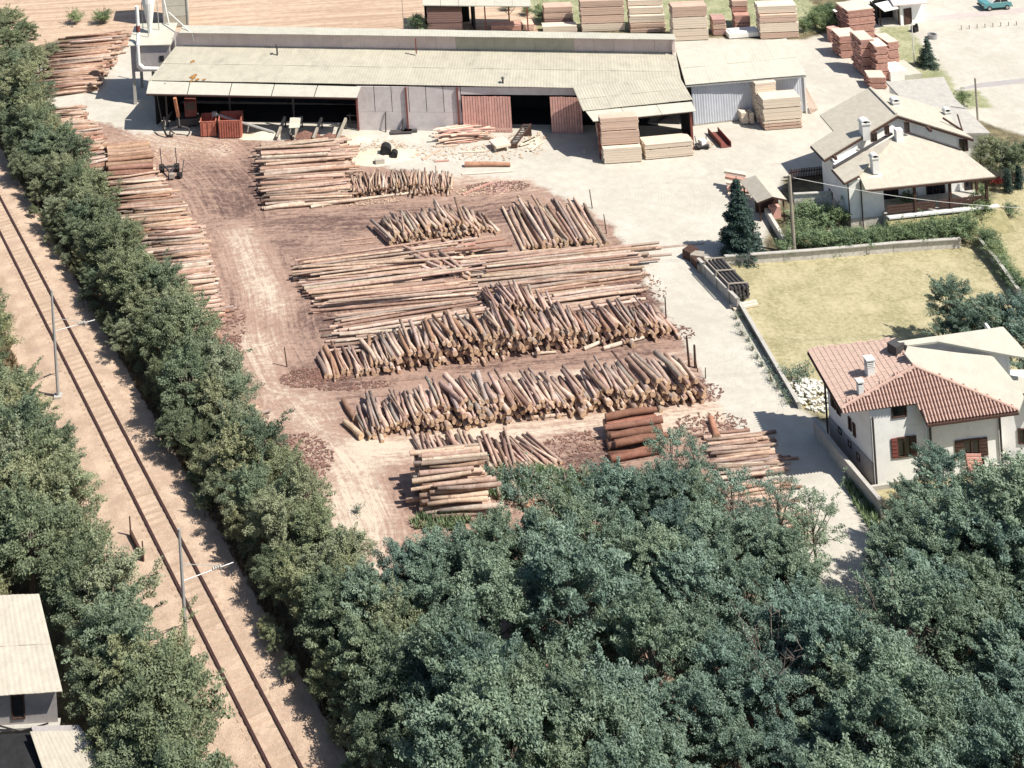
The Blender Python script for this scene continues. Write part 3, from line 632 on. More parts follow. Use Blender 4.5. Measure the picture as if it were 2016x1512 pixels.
# clerestory band and the far roof
ZB = 7.55
cl_ = thing('clerestory_roof', tL, 'raised rear part of the sawmill with a pinkish sheeted band and pale roof strip', 'roof')
for i in range(26):
    m = MB(); p0, p1 = lerp(tL, tR, i/26), lerp(tL, tR, (i+1)/26-.0003); off = Vector((0, -.006*(i % 2), 0))
    m.prism([up(p0+off, ZT+.05), up(p1+off, ZT+.05), up(p1+off, ZT+.05)+Vector((0, .08, 0)), up(p0+off, ZT+.05)+Vector((0, .08, 0))], [up(p0+off, ZB), up(p1+off, ZB), up(p1+off, ZB)+Vector((0, .08, 0)), up(p0+off, ZB)+Vector((0, .08, 0))])
    m.build('band_sheet', M['pale_roof'] if 15 <= i < 21 else M['pink_sheet'], cl_)
f0, f1 = G(352, 64.5, ZB+.1), G(1332, 78, ZB+.1); bk = Vector((.3, 2.1, -.3))
sheet_roof(cl_, f0, f1, f1+bk, f0+bk+Vector((0, .6, .05)), 14, 1, [M['pale_roof2']], .3, .006)
b = MB(); wall(b, up(f0+bk, 0), up(f1+bk, 0), 0, 6.8, .15); b.build('rear_wall', M['grey_wall'], cl_)
b = MB(); q0, q1 = up(f1, 0), up(f1+bk, 0); wall(b, q0+Vector((-.3, .4, 0)), q1+Vector((-.3, 0, 0)), 0, 7.4, .12, 6.8); b.build('end_wall', M['pink_sheet'], cl_)
b = MB(); b.cube(G(818, 88, 6.8)+Vector((0, -.3, 0)), .12, .12, 1.6); b.build('post', M['red_paint'], cl_)
def vent(px, py, z, h, lb):
    p0 = G(px, py, z); t = thing('vent_pipe', p0, lb, 'pipe'); b = MB(); b.tube(p0-Vector((0, 0, .25)), p0+Vector((0, 0, h)), .09, n=8); b.build('pipe', M['darksteel'], t)
    b = MB(); b.tube(p0+Vector((0, 0, h)), p0+Vector((0, 0, h+.18)), .2, .05, 8); b.build('cap', M['darksteel'], t)
vent(546, 108, 5.75, 1., 'dark vent pipe standing on the left half of the long roof')
vent(990, 161, 4.95, .35, 'short dark vent on the long roof near its eave')
for k in range(9):
    pass
# ---------------------------------------------------------------- porch on the right end
pr = thing('loading_porch', G(1361, 300), 'two-step pale roof of the open loading porch on a red post', 'porch')
p0, p1, p2, p3 = G(1148, 218, 4.4), G(1364, 196, 4.4), G(1337, 150, 5.3), G(1128, 172, 4.95)
sheet_roof(pr, p0, p1, p2, p3, 4, 2, [M['pale_roof']], .3, .012)
s0, s1, s2, s3 = G(1168, 238.5, 3.9), G(1371, 218, 3.9), G(1362, 200, 4.3), G(1153, 219, 4.3)
for i in range(3): b = MB(); b.slab([lerp(s0, s1, i/3), lerp(s0, s1, (i+1)/3-.004), lerp(s3, s2, (i+1)/3-.004), lerp(s3, s2, i/3)], .06); b.build('awning_sheet', M['pale_roof2'], pr)
b = MB(); b.bar(s0-Vector((-.3, -.2, .16)), s1-Vector((.3, -.2, .16)), .12, .2); b.build('beam', M['brown'], pr)
for q in (s1+Vector((-.5, .3, 0)), s0+Vector((.6, .5, 0))):
    b = MB(); b.cube(up(q, 1.9), .2, .2, 3.8); b.build('post', M['red_paint'], pr)
b = MB(); q0 = up(s1, 0)+Vector((-.35, .35, 0)); q1 = up(p2, 0); wall(b, q0, q1, 0, 3.75, .12, 4.9); b.build('sun_block_wall', M['dark'], pr)  # near-black wall added out to the front post to keep sun out
b = MB(); q0, q1 = wx(1150)-wn*2.4, up(p2, 0)+Vector((0, 1.0, 0)); wall(b, q0, q1, 0, 4.6, .12); b.build('back_wall', M['dark'], pr)  # near-black, the porch shade put into its colour
# ---------------------------------------------------------------- right-hand shed
rsA, rsB = G(1366, 248.5), G(1587, 222)
rd_ = (rsB-rsA).normalized(); rn_ = Vector((rd_.y, -rd_.x, 0))
rs = thing('timber_shed', rsA, 'right-hand shed with blue-grey corrugated front wall and very pale roof', 'shed')
e0, e1, t1, t0 = G(1350, 167, 4.4), G(1587, 147, 4.25), G(1548, 76, 5.5), G(1331, 100, 5.5)
sheet_roof(rs, e0, e1, t1, t0, 5, 2, [M['pale_roof2']], .3, .006)
for i in range(11):
    m = MB(); q0, q1 = lerp(rsA, rsB, i/11), lerp(rsA, rsB, (i+1)/11); n_ = 4; off = rn_*(.012*(i % 2))
    pts = [lerp(q0, q1, j/(2*n_))+off+rn_*(.03 if j % 2 else 0) for j in range(2*n_+1)]; bp = [p-rn_*.08 for p in pts]
    z1 = 4.1; N = len(pts)
    vv = [up(p, .18) for p in pts]+[up(p, z1) for p in pts]+[up(p, .18) for p in bp]+[up(p, z1) for p in bp]; ff = []
    for j in range(N-1): ff += [(j, j+1, N+j+1, N+j), (2*N+j+1, 2*N+j, 3*N+j, 3*N+j+1), (N+j, N+j+1, 3*N+j+1, 3*N+j)]
    ff += [(0, N, 3*N, 2*N), (N-1, 3*N-1, 4*N-1, 2*N-1)]
    m.add(vv, ff); m.build('wall_sheet', M['blue_sheet'], rs)
b = MB(); wall(b, rsA, rsB, 0, .18, .15); b.build('base_band', M['concrete'], rs)
b = MB(); b.bar(e0-Vector((0, -.1, .2)), e1-Vector((0, -.1, .2)), .1, .16); b.build('gutter', M['steel'], rs)
b = MB(); q1 = up(t1, 0); wall(b, rsB-rd_*.1, q1-Vector((.3, 0, 0)), 0, 4.4, .15, 5.5); b.build('end_wall', M['grey_wall'], rs)
b = MB(); wall(b, up(t1, 0)-rd_*.3, up(t0, 0), 0, 5.5, .15); b.build('rear_wall', M['grey_wall'], rs)
for px in (1470, 1558): b = MB(); q = lerp(rsA, rsB, (px-1366)/221)+rn_*.14; b.cube(up(q, 4.1), .28, .18, .3); b.build('bracket', M['white_paint'], rs)
b = MB(); b.cube(up(rsB+rn_*.1, 2.2), .16, .16, 4.4); b.build('post', M['white_paint'], rs)
for i in range(6):
    p0 = G(1597+i*2.6, 224-i*1.5); m = MB(); m.bar(p0, p0+Vector((-.75-.06*i, .5, 3.1-.1*i)), .16, .04); tag(m.build('plank', M['lum_tan']), 'long plank leaning against the right end of the pale shed', 'plank', 'planks leaning at the shed end')

# ---------------------------------------------------------------- hopper, cyclone, silo
hb = G(264, 206); hp = thing('sawdust_hopper', hb, 'grey box hopper raised on legs at the left end of the sawmill', 'hopper')
fx = Vector((.995, -.1, 0)); fy = Vector((.1, .995, 0)); hW, hD, z0, z1 = 4.3, 4.4, 3.6, 6.6
c0 = hb; c1 = hb+fx*hW; c2 = c1+fy*hD; c3 = c0+fy*hD
b = MB(); b.prism([up(q, z0) for q in (c0, c1, c2, c3)], [up(c0, z1-.1), up(c1, z1-.1), up(c2, z1+.3), up(c3, z1+.3)]); b.build('bin', M['grey_wall'], hp)
b = MB(); ov = .25; b.slab([up(c0-fx*ov-fy*ov, z1), up(c1+fx*ov-fy*ov, z1), up(c2+fx*ov+fy*ov, z1+.42), up(c3-fx*ov+fy*ov, z1+.42)], .08); b.build('roof', M['pale_roof2'], hp)
for q in (c0+fx*.15+fy*.15, c1-fx*.15+fy*.15, c2-fx*.15-fy*.15, c3+fx*.15-fy*.15, lerp(c0, c1, .45)+fy*2.):
    b = MB(); b.cube(up(q, z0/2), .32, .32, z0); b.build('leg', M['concrete'], hp)
b = MB(); b.cube(up(c1-fx*.9-fy*.02, 5.), .5, .05, .6); b.build('hatch', M['dark'], hp)
cy0 = up(lerp(c0, c2, .5)-fx*.35+fy*.3, z1+.25); cyc = thing('cyclone', cy0, 'white cyclone funnel standing on the hopper roof', 'cyclone')
b = MB(); b.tube(cy0-Vector((0, 0, .2)), cy0+Vector((0, 0, .8)), .2, .28, 12); b.tube(cy0+Vector((0, 0, .8)), cy0+Vector((0, 0, 3.4)), .28, .72, 16); b.tube(cy0+Vector((0, 0, 3.4)), cy0+Vector((0, 0, 5.2)), .72, .72, 16); b.build('funnel', M['white_paint'], cyc)
for a in range(3): b = MB(); q = Vector((math.cos(a*2.1+.4), math.sin(a*2.1+.4), 0)); b.tube(cy0+q*1.05, cy0+q*1.0+Vector((0, 0, 3.2)), .05, n=6); b.build('leg', M['steel'], cyc)
s0 = G(350, 80)+Vector((-.4, 5.6, 0)); sl_ = thing('silo', s0, 'grey panelled silo tower behind the hopper', 'silo')
for i in range(8):
    b = MB(); b.cube(up(s0, .7+i*1.3), 3., 3., 1.26, 0); b.build('panel_ring', M['pale_roof2' if i % 3 else 'pale_roof'], sl_)
for q in (-1.5, 1.5): b = MB(); b.cube(s0+Vector((q, -1.55, 5.2)), .14, .1, 10.4); b.build('corner_post', M['steel'], sl_)
pp = thing('dust_pipe', c0, 'white dust pipe bending down the front of the hopper into the roof', 'pipe')
b = MB(); q = c0+fx*.9-fy*.35; b.path([up(q+fy*.8, 10.6), up(q+fy*.8, 7.7), up(q, 6.6), up(q, 4.6), up(q+fx*.5, 4.1), up(q+fx*2.6, 4.0)], .2, .2, 10); b.build('pipe', M['white_paint'], pp)
b = MB(); b.tube(up(q+fy*.8, 7.8), up(q+fy*.8, 8.5), .23, n=10); b.build('joint', M['red_paint'], pp)
tp = thing('thin_pipe', c1, 'thin white pipe sloping from the silo to the clerestory roof', 'pipe')
b = MB(); b.path([G(323, 5, 9.), G(333, 40, 7.2), G(332, 24, 8.4), G(379, 67, 7.5), G(383, 90, 5.9)][2:], .07, .07, 7); b.path([G(323, 0, 9.6), G(333, 48, 7.)], .07, .07, 7); b.build('pipe', M['white_paint'], tp)
# rust patches on the roof (flat stains, 4 mm above)
for i, (px, py) in enumerate([(380, 122), (381, 152), (388, 158), (402, 158), (377, 160)]):
    z = 5.4 if i == 0 else 4.86
    c = GP(px, py, eL, eR, tL)+Vector((0, 0, .075)); m = MB(); n_ = 9; u = (eR-eL).normalized(); v_ = (tL-eL).normalized(); s_ = (.35, .42, .25, .22, .2)[i]
    pts = [c+u*math.cos(6.28*j/n_)*s_*random.uniform(.4, 1.2)+v_*math.sin(6.28*j/n_)*s_*random.uniform(.4, 1.2) for j in range(n_)]
    m.add([c]+pts, [(0, 1+j, 1+(j+1) % n_) for j in range(n_)]); m.build('rust_stain', M['rust_roof'], sh)

# ------------------------------------------------------------------ sawn timber
def bundle(c, d, L, D, Hh, mat, label, group, nl=4, nb=4, name='timber_bundle', base=.08, jl=.05):
    t = thing(name, c, label, 'timber bundle', group); n = Vector((-d.y, d.x, 0)); b = MB(); lh = (Hh-base)/nl; a = math.atan2(d.y, d.x)
    for i in range(nl):
        for j in range(nb):
            q = c+d*random.uniform(-jl, jl)+n*((j+.5)/nb-.5)*D+n*random.uniform(-.015, .015)+Vector((0, 0, base+lh*(i+.5)))
            b.cube(q, L*random.uniform(.97, 1.), D/nb-.02, lh-.022, a)
    b.build('boards', M[mat], t)
    for f in (-.38, 0, .38):
        b = MB(); b.cube(c+d*L*f+Vector((0, 0, base/2)), .09, D*.98, base-.004, a); b.build('bearer', M['brown'], t)
    return t
ORD = ['lowest', 'second', 'third', 'fourth', 'fifth', 'sixth']
def stack(pl, pr_, D, hs, mats, where, group, set_back=0., nl=4, nb=4, jl=.05, cover=False):
    a, b = G(*pl), G(*pr_); d = (b-a).normalized(); n = Vector((-d.y, d.x, 0)); L = (b-a).length; z = 0.
    for i, h in enumerate(hs):
        sb = set_back[i] if hasattr(set_back, '__len__') else set_back*i
        o_ = 'topmost' if i == len(hs)-1 and len(hs) > 1 else ORD[i] if len(hs) > 1 else 'single'
        c = (a+b)/2+n*(D/2+sb)+Vector((0, 0, z)); t = bundle(c, d, L*random.uniform(.97, 1.), D, h, mats[i % len(mats)], f'{o_} timber bundle {where}', group, nl, nb, jl=jl); z += h+.002
        if cover and i == len(hs)-1: m = MB(); m.cube(c+Vector((0, 0, h+.02)), L*.98, D*.97, .035, math.atan2(d.y, d.x)); m.build('cover_boards', M['lum_pale'], t)
gb = 'timber stacks behind the sawmill'
stack((842, 63), (912, 62), 1.6, [1.0, 1.35], ['lum_pink'], 'in the pinkish stack under the open shelter', gb, nl=5)
stack((966, 62), (1028, 61), 1.4, [.65], ['lum_red'], 'of low red boards under the open shelter', gb)
stack((1030, 61), (1052, 60), 1.6, [.75], ['lum_tan'], 'of short boards beside the shelter', gb)
stack((1072, 52), (1130, 50), 1.5, [.75, .75, .75], ['lum_pink', 'lum_tan', 'lum_tan'], 'in the shorter stack right of the shelter', gb)
stack((1068, 66), (1138, 64), 1.2, [.8], ['lum_pale'], 'lying low before the shorter stack', gb)
stack((1145, 64), (1232, 61), 1.5, [.95, .95, .95, .8], ['lum_pale', 'lum_tan', 'lum_tan', 'lum_tan'], 'in the widest tan stack behind the sawmill', gb)
stack((1241, 66), (1312, 64), 1.5, [.55, .55, .9, .8, .7], ['lum_tan', 'lum_tan', 'lum_pale', 'lum_pale', 'lum_pale'], 'in the stepped white-topped stack', gb, [0, 0, .1, .5, .9])
stack((1326, 82), (1397, 79), 1.6, [1.35, 1.35, 1.25], ['lum_pale', 'lum_pale', 'lum_tan'], 'in the nearest pale stack behind the sawmill end', gb, nl=5)
stack((1405, 71), (1431, 70), 1.6, [.7, .6, .6], ['lum_pink', 'lum_tan', 'lum_pink'], 'in the small low pinkish stack', gb)
stack((1448, 62), (1479, 61), 1.6, [.9, .95, .6, .7], ['lum_red', 'lum_red', 'lum_red', 'lum_tan'], 'in the narrow tall reddish stack', gb, [0, 0, .9, .9])
stack((1497, 78), (1574, 75), 1.6, [.7, 1.1, .95, .9], ['lum_tan', 'lum_pale', 'lum_tan', 'lum_pale'], 'in the large stack at the edge of the meadow', gb, [0, 0, 0, .3], nl=5)
b = MB(); c = G(1465, 74); b.cube(c+Vector((0, .6, .35)), 3.6, 1.6, .5, .03); b.cube(c+Vector((.1, .6, .64)), 3.2, 1.3, .08, .03); b.cube(c+Vector((1.9, .5, .3)), .9, 1.4, .3, .1)
tag(b.build('covered_pile', M['tarp']), 'white sheeted low pile before the narrow reddish stack', 'covered pile')
gp = 'timber stacks under the loading porch'
stack((1189, 324), (1266, 319), 2.2, [1.5, 1.35, 1.3], ['lum_pale', 'lum_tan', 'lum_tan'], 'in the tall porch stack', gp, [0, .5, .55], nl=6)  # upper two in darker tan timber, porch shade put into their colour
stack((1271, 316), (1367, 307), 1.6, [.95, .55], ['lum_pale', 'lum_pale'], 'in the low porch stack beside the red post', gp, nl=5)
gr = 'timber stacks before the blue-grey wall'
stack((1505, 258), (1581, 252), 1.7, [.3, .3, .3, 1.2, 1.0], ['lum_tan', 'lum_tan', 'lum_pale', 'lum_pale', 'lum_pale'], 'in the wide pale stack against the blue-grey wall', gr, nl=3)
stack((1491, 244), (1533, 240), 1.5, [1.4, 1.4, 1.25], ['lum_pale'], 'in the tall narrow pale stack against the blue-grey wall', gr, nl=5)
stack((1461, 246), (1474, 245), .9, [1.2], ['lum_pale'], 'a small upright pack left of the tall pale stack', gr)
stack((1477, 246), (1485, 245), .9, [1.15], ['lum_pale'], 'the slimmer upright pack left of the tall pale stack', gr)
gq = 'reddish timber stacks by the villa'
def ends(pl, pr_, D, H_, n, where):
    stack(pl, pr_, D, [H_/n]*n, ['lum_red'], where, gq, nl=5, nb=5, jl=.14, cover=True)
ends((1655, 116), (1693, 113), 2.2, 2.4, 3, 'in the separate reddish stack left of the group')
ends((1672, 82), (1724, 76), 2.6, 3.4, 4, 'in the tall reddish stack at the back of the group')
ends((1698, 150), (1725, 148), 2.4, 3.8, 4, 'in the left of three tall reddish stacks')
ends((1728, 160), (1752, 158), 2.2, 3.6, 4, 'in the middle of three tall reddish stacks')
ends((1751, 134), (1772, 131), 2.4, 2.7, 3, 'in the right of three tall reddish stacks')
ends((1712, 176), (1746, 176), 1.8, 1.2, 2, 'in the low reddish stack before the villa roof')
b = MB(); c = G(1642, 84); b.cube(c+Vector((.2, .5, .7)), 1.1, .8, 1.4, .2); b.cube(c+Vector((.2, .5, 1.45)), 1.2, .9, .1, .2); tag(b.build('red_crate', M['red_door']), 'plain red box standing left of the reddish stacks', 'crate')
b = MB(); c = G(1768, 158); b.cube(c+Vector((0, 1., .5)), 1.9, 2.2, 1., .1); tag(b.build('covered_pile', M['tarp']), 'white covered pile right of the reddish stacks', 'covered pile')
b = MB(); c = G(1795, 155); b.cube(c+Vector((0, 1.6, .25)), 1.9, 3.4, .5, .1); tag(b.build('concrete_slab', M['pale_roof2']), 'low pale slab between reddish stacks and flat grey roof', 'slab')
# shelter behind
t = thing('open_shelter', G(940, 62), 'open timber shelter with thin flat pale roof and red posts behind the sawmill', 'shelter')
q0, q1 = G(832, 10, 3.6), G(1046, 12, 3.6)
for i in range(6): b = MB(); b.slab([lerp(q0, q1, i/6), lerp(q0, q1, (i+1)/6-.003), lerp(q0, q1, (i+1)/6-.003)+Vector((.6, 4.2, .35)), lerp(q0, q1, i/6)+Vector((.6, 4.2, .35))], .1); b.build('roof_panel', M['pale_roof2'], t)
for px, py in ((957, 62), (1003, 46), (1040, 62)): b = MB(); b.cube(up(G(px, py), 1.75), .14, .14, 3.5); b.build('post', M['red_paint'], t)
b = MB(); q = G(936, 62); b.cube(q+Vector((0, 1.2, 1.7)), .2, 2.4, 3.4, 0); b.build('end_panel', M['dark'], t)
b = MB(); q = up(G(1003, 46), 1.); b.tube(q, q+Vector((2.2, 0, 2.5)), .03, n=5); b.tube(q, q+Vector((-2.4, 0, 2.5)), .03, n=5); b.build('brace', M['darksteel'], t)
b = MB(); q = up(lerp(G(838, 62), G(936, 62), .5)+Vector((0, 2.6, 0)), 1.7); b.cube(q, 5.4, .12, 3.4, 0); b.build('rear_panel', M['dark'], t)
def pole(px, py, h, r, lb, mat='pole_wood', arm=False, name='utility_pole'):
    p0 = G(px, py); t = thing(name, p0, lb, 'pole'); b = MB(); b.tube(p0, p0+Vector((0, 0, h)), r, r*.75, 9); b.build('shaft', M[mat], t)
    if arm: b = MB(); b.bar(p0+Vector((-.5, 0, h-.15)), p0+Vector((.35, 0, h-.15)), .1, .1); b.build('crossarm', M['darksteel'], t)
pole(795, 56, 3.6, .05, 'thin pale pole in the field behind the sawmill')
pole(1564, 499, 6.6, .17, 'stout pale pole at the lower garden corner', arm=True)
pole(1927, 268, 5.6, .11, 'thin tall pole behind the bushy garden tree')
pole(1690, 24, 2.6, .09, 'white post beside the top lean-to', 'white_paint')
pole(1800, 125, 4.4, .06, 'slim leaning white pole on the grass strip', 'white_paint')
w0, w1 = G(1553, 352, 0), G(2060, 415, 0); w0 = up(G(1564, 499), 6.45); w1 = G(2060, 412, 3.0)
b = MB(); b.path([lerp(w0, w1, i/10)-Vector((0, 0, .5*math.sin(math.pi*i/10))) for i in range(11)], .014, n=5); tag(b.build('overhead_wire', M['white_paint']), 'thin white overhead wire from the garden pole across the villa', 'wire')

# ------------------------------------------------------------------ upper villa
vl = thing('villa', G(1700, 430), 'white two-winged villa with beige roofs, white chimneys and a brown porch', 'house')
rF, rB_ = G(1766, 226, 6.8), G(1712, 172, 6.8); lF, rR = G(1622, 313, 4.5), G(1916, 272, 4.9)
PL = lambda x, y: GP(x, y, rF, rB_, lF); PR = lambda x, y: GP(x, y, rF, rB_, rR)
b = MB(); b.slab([rF, rB_, PL(1614, 226), PL(1641, 257.5), PL(1596, 286), lF], .14); b.build('roof', M['villa_roof'], vl)
b = MB(); b.slab([rF, rR, PR(1883, 250), PR(1872, 229), PR(1862, 217), PR(1795, 196), rB_], .14); b.build('roof', M['villa_roof'], vl)
b = MB(); b.bar(rF-Vector((0, .02, .2)), lF-Vector((0, .02, .2)), .08, .2); b.bar(rF-Vector((0, .02, .2)), rR-Vector((0, .02, .2)), .08, .2); b.bar(lF-Vector((.02, 0, .16)), PL(1596, 286)-Vector((.02, 0, .16)), .1, .12); b.build('fascia', M['brown'], vl)
b = MB(); b.bar(rF+Vector((0, .1, .05)), rB_+Vector((0, -.1, .05)), .22, .1); b.build('ridge_cap', M['villa_roof'], vl)
gl = lF+Vector((.8, .4, 0)); gr_ = rR+Vector((-.8, .4, 0)); gt = rF+Vector((0, .4, 0)); dY = Vector((0, 2.3, 0)); dY2 = Vector((0, 5.0, 0))
b = MB(); fr = [up(gl, 0), up(gr_, 0), up(gr_, gr_.z-.05), up(gt, gt.z-.25), up(gl, gl.z-.05)]; b.prism(fr, [p+dY for p in fr]); g5 = up(lerp(gl, gt, .42), 0); zz = lerp(gl.z, gt.z, .42)-.2; fr2 = [g5, up(gr_, 0), up(gr_, gr_.z-.05), up(gt, gt.z-.25), up(g5, zz)]; b.prism([p+dY*.99 for p in fr2], [p+dY2 for p in fr2]); b.build('upper_walls', M['white_wall'], vl)
ga, gb2 = up(gl, 0), up(gr_, 0)
win(vl, ga, gb2, (1714, 262), (1726, 277)); win(vl, ga, gb2, (1741, 247), (1750, 263)); win(vl, ga, gb2, (1780, 240), (1790, 260), bars=0)
win(vl, ga, gb2, (1889, 275), (1905, 296), pane='glass')
b = MB(); q = GW(1769, 262, ga, gb2, .3); b.cube(up(q, 5.45), .62, .5, 1.9, .03); b.build('chimney_breast', M['white_wall'], vl)
for px, py in ((1829, 254), (1643, 309)): b = MB(); q = GW(px, py, ga, gb2, .3); b.cube(q, .25, .7, .22); b.build('rafter_end', M['brown'], vl)
# lower wing roofs
a1, a2, a3 = G(1638, 332, 4.3), G(1662, 359, 4.3), G(1759, 268, 5.6)
QL = lambda x, y: GP(x, y, a1, a2, a3); f1_, f2_ = G(1704, 373, 3.9), G(1960, 347, 3.9); f3 = G(1781, 263, 5.6); QF = lambda x, y: GP(x, y, f1_, f2_, f3)
b = MB(); b.slab([a1, a2, QL(1691, 344), QL(1748, 283), QL(1760, 268)], .14); b.build('porch_roof', M['villa_roof'], vl)
b = MB(); b.slab([QF(1691, 344), f1_, f2_, QF(1895, 297), QF(1781, 263), QF(1758, 268)], .14); b.build('porch_roof', M['villa_roof'], vl)
b = MB(); b.bar(f1_-Vector((0, .03, .14)), f2_-Vector((0, .03, .14)), .1, .14); b.bar(a1-Vector((.03, 0, .14)), a2-Vector((.03, 0, .14)), .1, .14); b.bar(a2-Vector((0, .03, .14)), QL(1691, 344)-Vector((0, .03, .14)), .1, .14); b.build('gutter', M['brown'], vl)
b = MB(); b.bar(QL(1642, 333)+Vector((0, .1, .1)), QL(1757, 266)+Vector((0, .1, .12)), .25, .12); b.bar(QF(1784, 262)+Vector((0, .1, .1)), QF(1893, 297)+Vector((0, .1, .08)), .25, .12); b.build('flashing', M['darksteel'], vl)
lw0, lw1 = up(a1, 0)+Vector((.55, 2.4, 0)), up(a2, 0)+Vector((.55, .5, 0)); lw2 = lw1+Vector((3.0, .1, 0)); lw3 = Vector((lw2.x, lw0.y, 0))
b = MB(); b.prism([lw0, lw1, lw2, lw3], [up(lw0, 4.15), up(lw1, 4.15), up(lw2, 4.35), up(lw3, 4.5)]); b.build('side_wing', M['white_wall'], vl)
b = MB(); b.prism([p+Vector((x, y, 0)) for p, x, y in ((lw0, -.04, 0), (lw1, -.04, -.04), (lw2, .04, -.04), (lw3, .04, 0))], [up(p, .9)+Vector((x, y, 0)) for p, x, y in ((lw0, -.04, 0), (lw1, -.04, -.04), (lw2, .04, -.04), (lw3, .04, 0))]); b.build('base_band', M['stone_wall'], vl)
for q in (lw1+Vector((-.1, -.12, 0)), lw1+Vector((1.0, -.12, 0)), up(lF, 0)+Vector((.8, .4, 0))):
    b = MB(); b.tube(q, up(q, 4.2), .06, n=7); b.build('downpipe', M['darksteel'], vl)
win(vl, lw0, lw1, (1633, 372), (1640, 392), bars=0)
pw0, pw1 = lw2+Vector((0, 1.9, 0)), Vector((up(f2_, 0).x-1.6, lw2.y+2.4, 0))
b = MB(); wall(b, pw0, pw1, 0, 4.5, .2); b.build('porch_wall', M['white_wall'], vl)
win(vl, pw0, pw1, (1738, 370), (1769, 404), pane='dark', bars=1, name='porch_door'); win(vl, pw0, pw1, (1823, 360), (1861, 394), bars=2, name='porch_door'); win(vl, pw0, pw1, (1898, 352), (1915, 384), bars=0, name='porch_door')
ps0, ps1 = up(f1_, 0)+Vector((1.8, .1, 0)), up(f2_, 0)+Vector((-.4, .1, 0)); pd = (ps1-ps0).normalized()
b = MB(); b.prism([ps0, ps1, ps1+Vector((0, 2.8, 0)), ps0+Vector((0, 2.8, 0))], [up(ps0, 1.3), up(ps1, 1.3), up(ps1, 1.3)+Vector((0, 2.8, 0)), up(ps0, 1.3)+Vector((0, 2.8, 0))]); b.build('porch_floor', M['concrete'], vl)
b = MB(); b.bar(up(ps0, 1.36)-Vector((0, .1, 0)), up(ps1, 1.36)-Vector((-.5, .1, 0)), .34, .14); b.build('porch_kerb', M['white_paint'], vl)
for t_ in (.97, .62, .28):
    b = MB(); q = lerp(ps0, ps1, t_)+Vector((0, .3, 0)); b.cube(up(q, 2.55), .2, .2, 2.5); b.build('porch_post', M['brown'], vl)
b = MB(); q = lerp(ps0, ps1, .99)+Vector((-.2, 2.0, 0)); b.cube(up(q, 2.55), .2, .2, 2.5); b.build('porch_post', M['brown'], vl)
for k in range(2):
    b = MB(); [b.bar(up(lerp(ps0, ps1, k*.5+.01), z)+Vector((0, .3, 0)), up(lerp(ps0, ps1, k*.5+.47), z)+Vector((0, .3, 0)), .06, .16) for z in (1.6, 1.83, 2.06)]; b.build('railing', M['brown'], vl)
M['bank'] = mk('garden_turf', (.27, .245, .13), .25, 2., .95, .3)
b = MB(); q0, q1 = ps0+Vector((-.2, -.12, 0)), ps1+Vector((.9, -.12, 0)); dn = Vector((.1, -1.7, 0)); b.prism([q0, q0+dn, q1+dn, q1], [up(q0, 1.2), up(q0+dn, .02), up(q1+dn, .02), up(q1, 1.0)]); tag(b.build('garden_bank', M['bank']), kind='structure')
def chimney(p, w_, h, parent, mat='white_paint', louvre=False):
    b = MB(); b.cube(up(p, p.z+h/2-.25), w_, w_, h+.5, .05); c = b.build('chimney', M[mat], parent)
    b = MB(); b.cube(up(p, p.z+h+.05), w_*1.25, w_*1.25, .1, .05)
    n = 8
    for i in range(n): a0_, a1_ = math.pi*i/n, math.pi*(i+1)/n; b.bar(up(p, p.z+h+.1)+Vector((math.cos(a0_)*w_*.55, 0, math.sin(a0_)*.22)), up(p, p.z+h+.1)+Vector((math.cos(a1_)*w_*.55, 0, math.sin(a1_)*.22)), w_*1.1, .05)
    b.build('cowl', M[mat], c)
    b = MB(); b.cube(up(p, p.z+h+.17), .16, w_*1.15, .14); b.build('vent', M['dark'], c)
chimney(PL(1703, 262), .72, .95, vl); chimney(QL(1722, 328), .55, .8, vl); chimney(PR(1762, 207), .6, .35, vl); chimney(PR(1864, 226), .5, .3, vl)
b = MB(); b.bar(rR+Vector((-.3, 1.2, .1)), rR+Vector((-1.6, 2.2, .9)), .14, .14); b.bar(rR+Vector((-.35, 1.3, .2)), rR+Vector((-.4, 1.9, 1.3)), .1, .1); b.build('bargeboard_brace', M['brown'], vl)
# flat grey roof behind villa
fp = [(1744, 161), (1858, 151), (1880, 193), (1950, 262), (1840, 262)]
fr_ = thing('flat_roof_garage', G(1800, 230), 'low garage with wide flat grey roof behind the villa', 'garage')
b = MB(); pts = [G(x, y, 2.5) for x, y in fp]; b.slab(pts, .2); b.build('roof', M['concrete'], fr_)
b = MB(); cc = sum(pts, Vector())/5; ps = [lerp(up(p, 0), up(cc, 0), .06) for p in pts][::-1]; b.prism(ps, [up(p, 2.28) for p in ps]); b.build('walls', M['white_wall'], fr_)

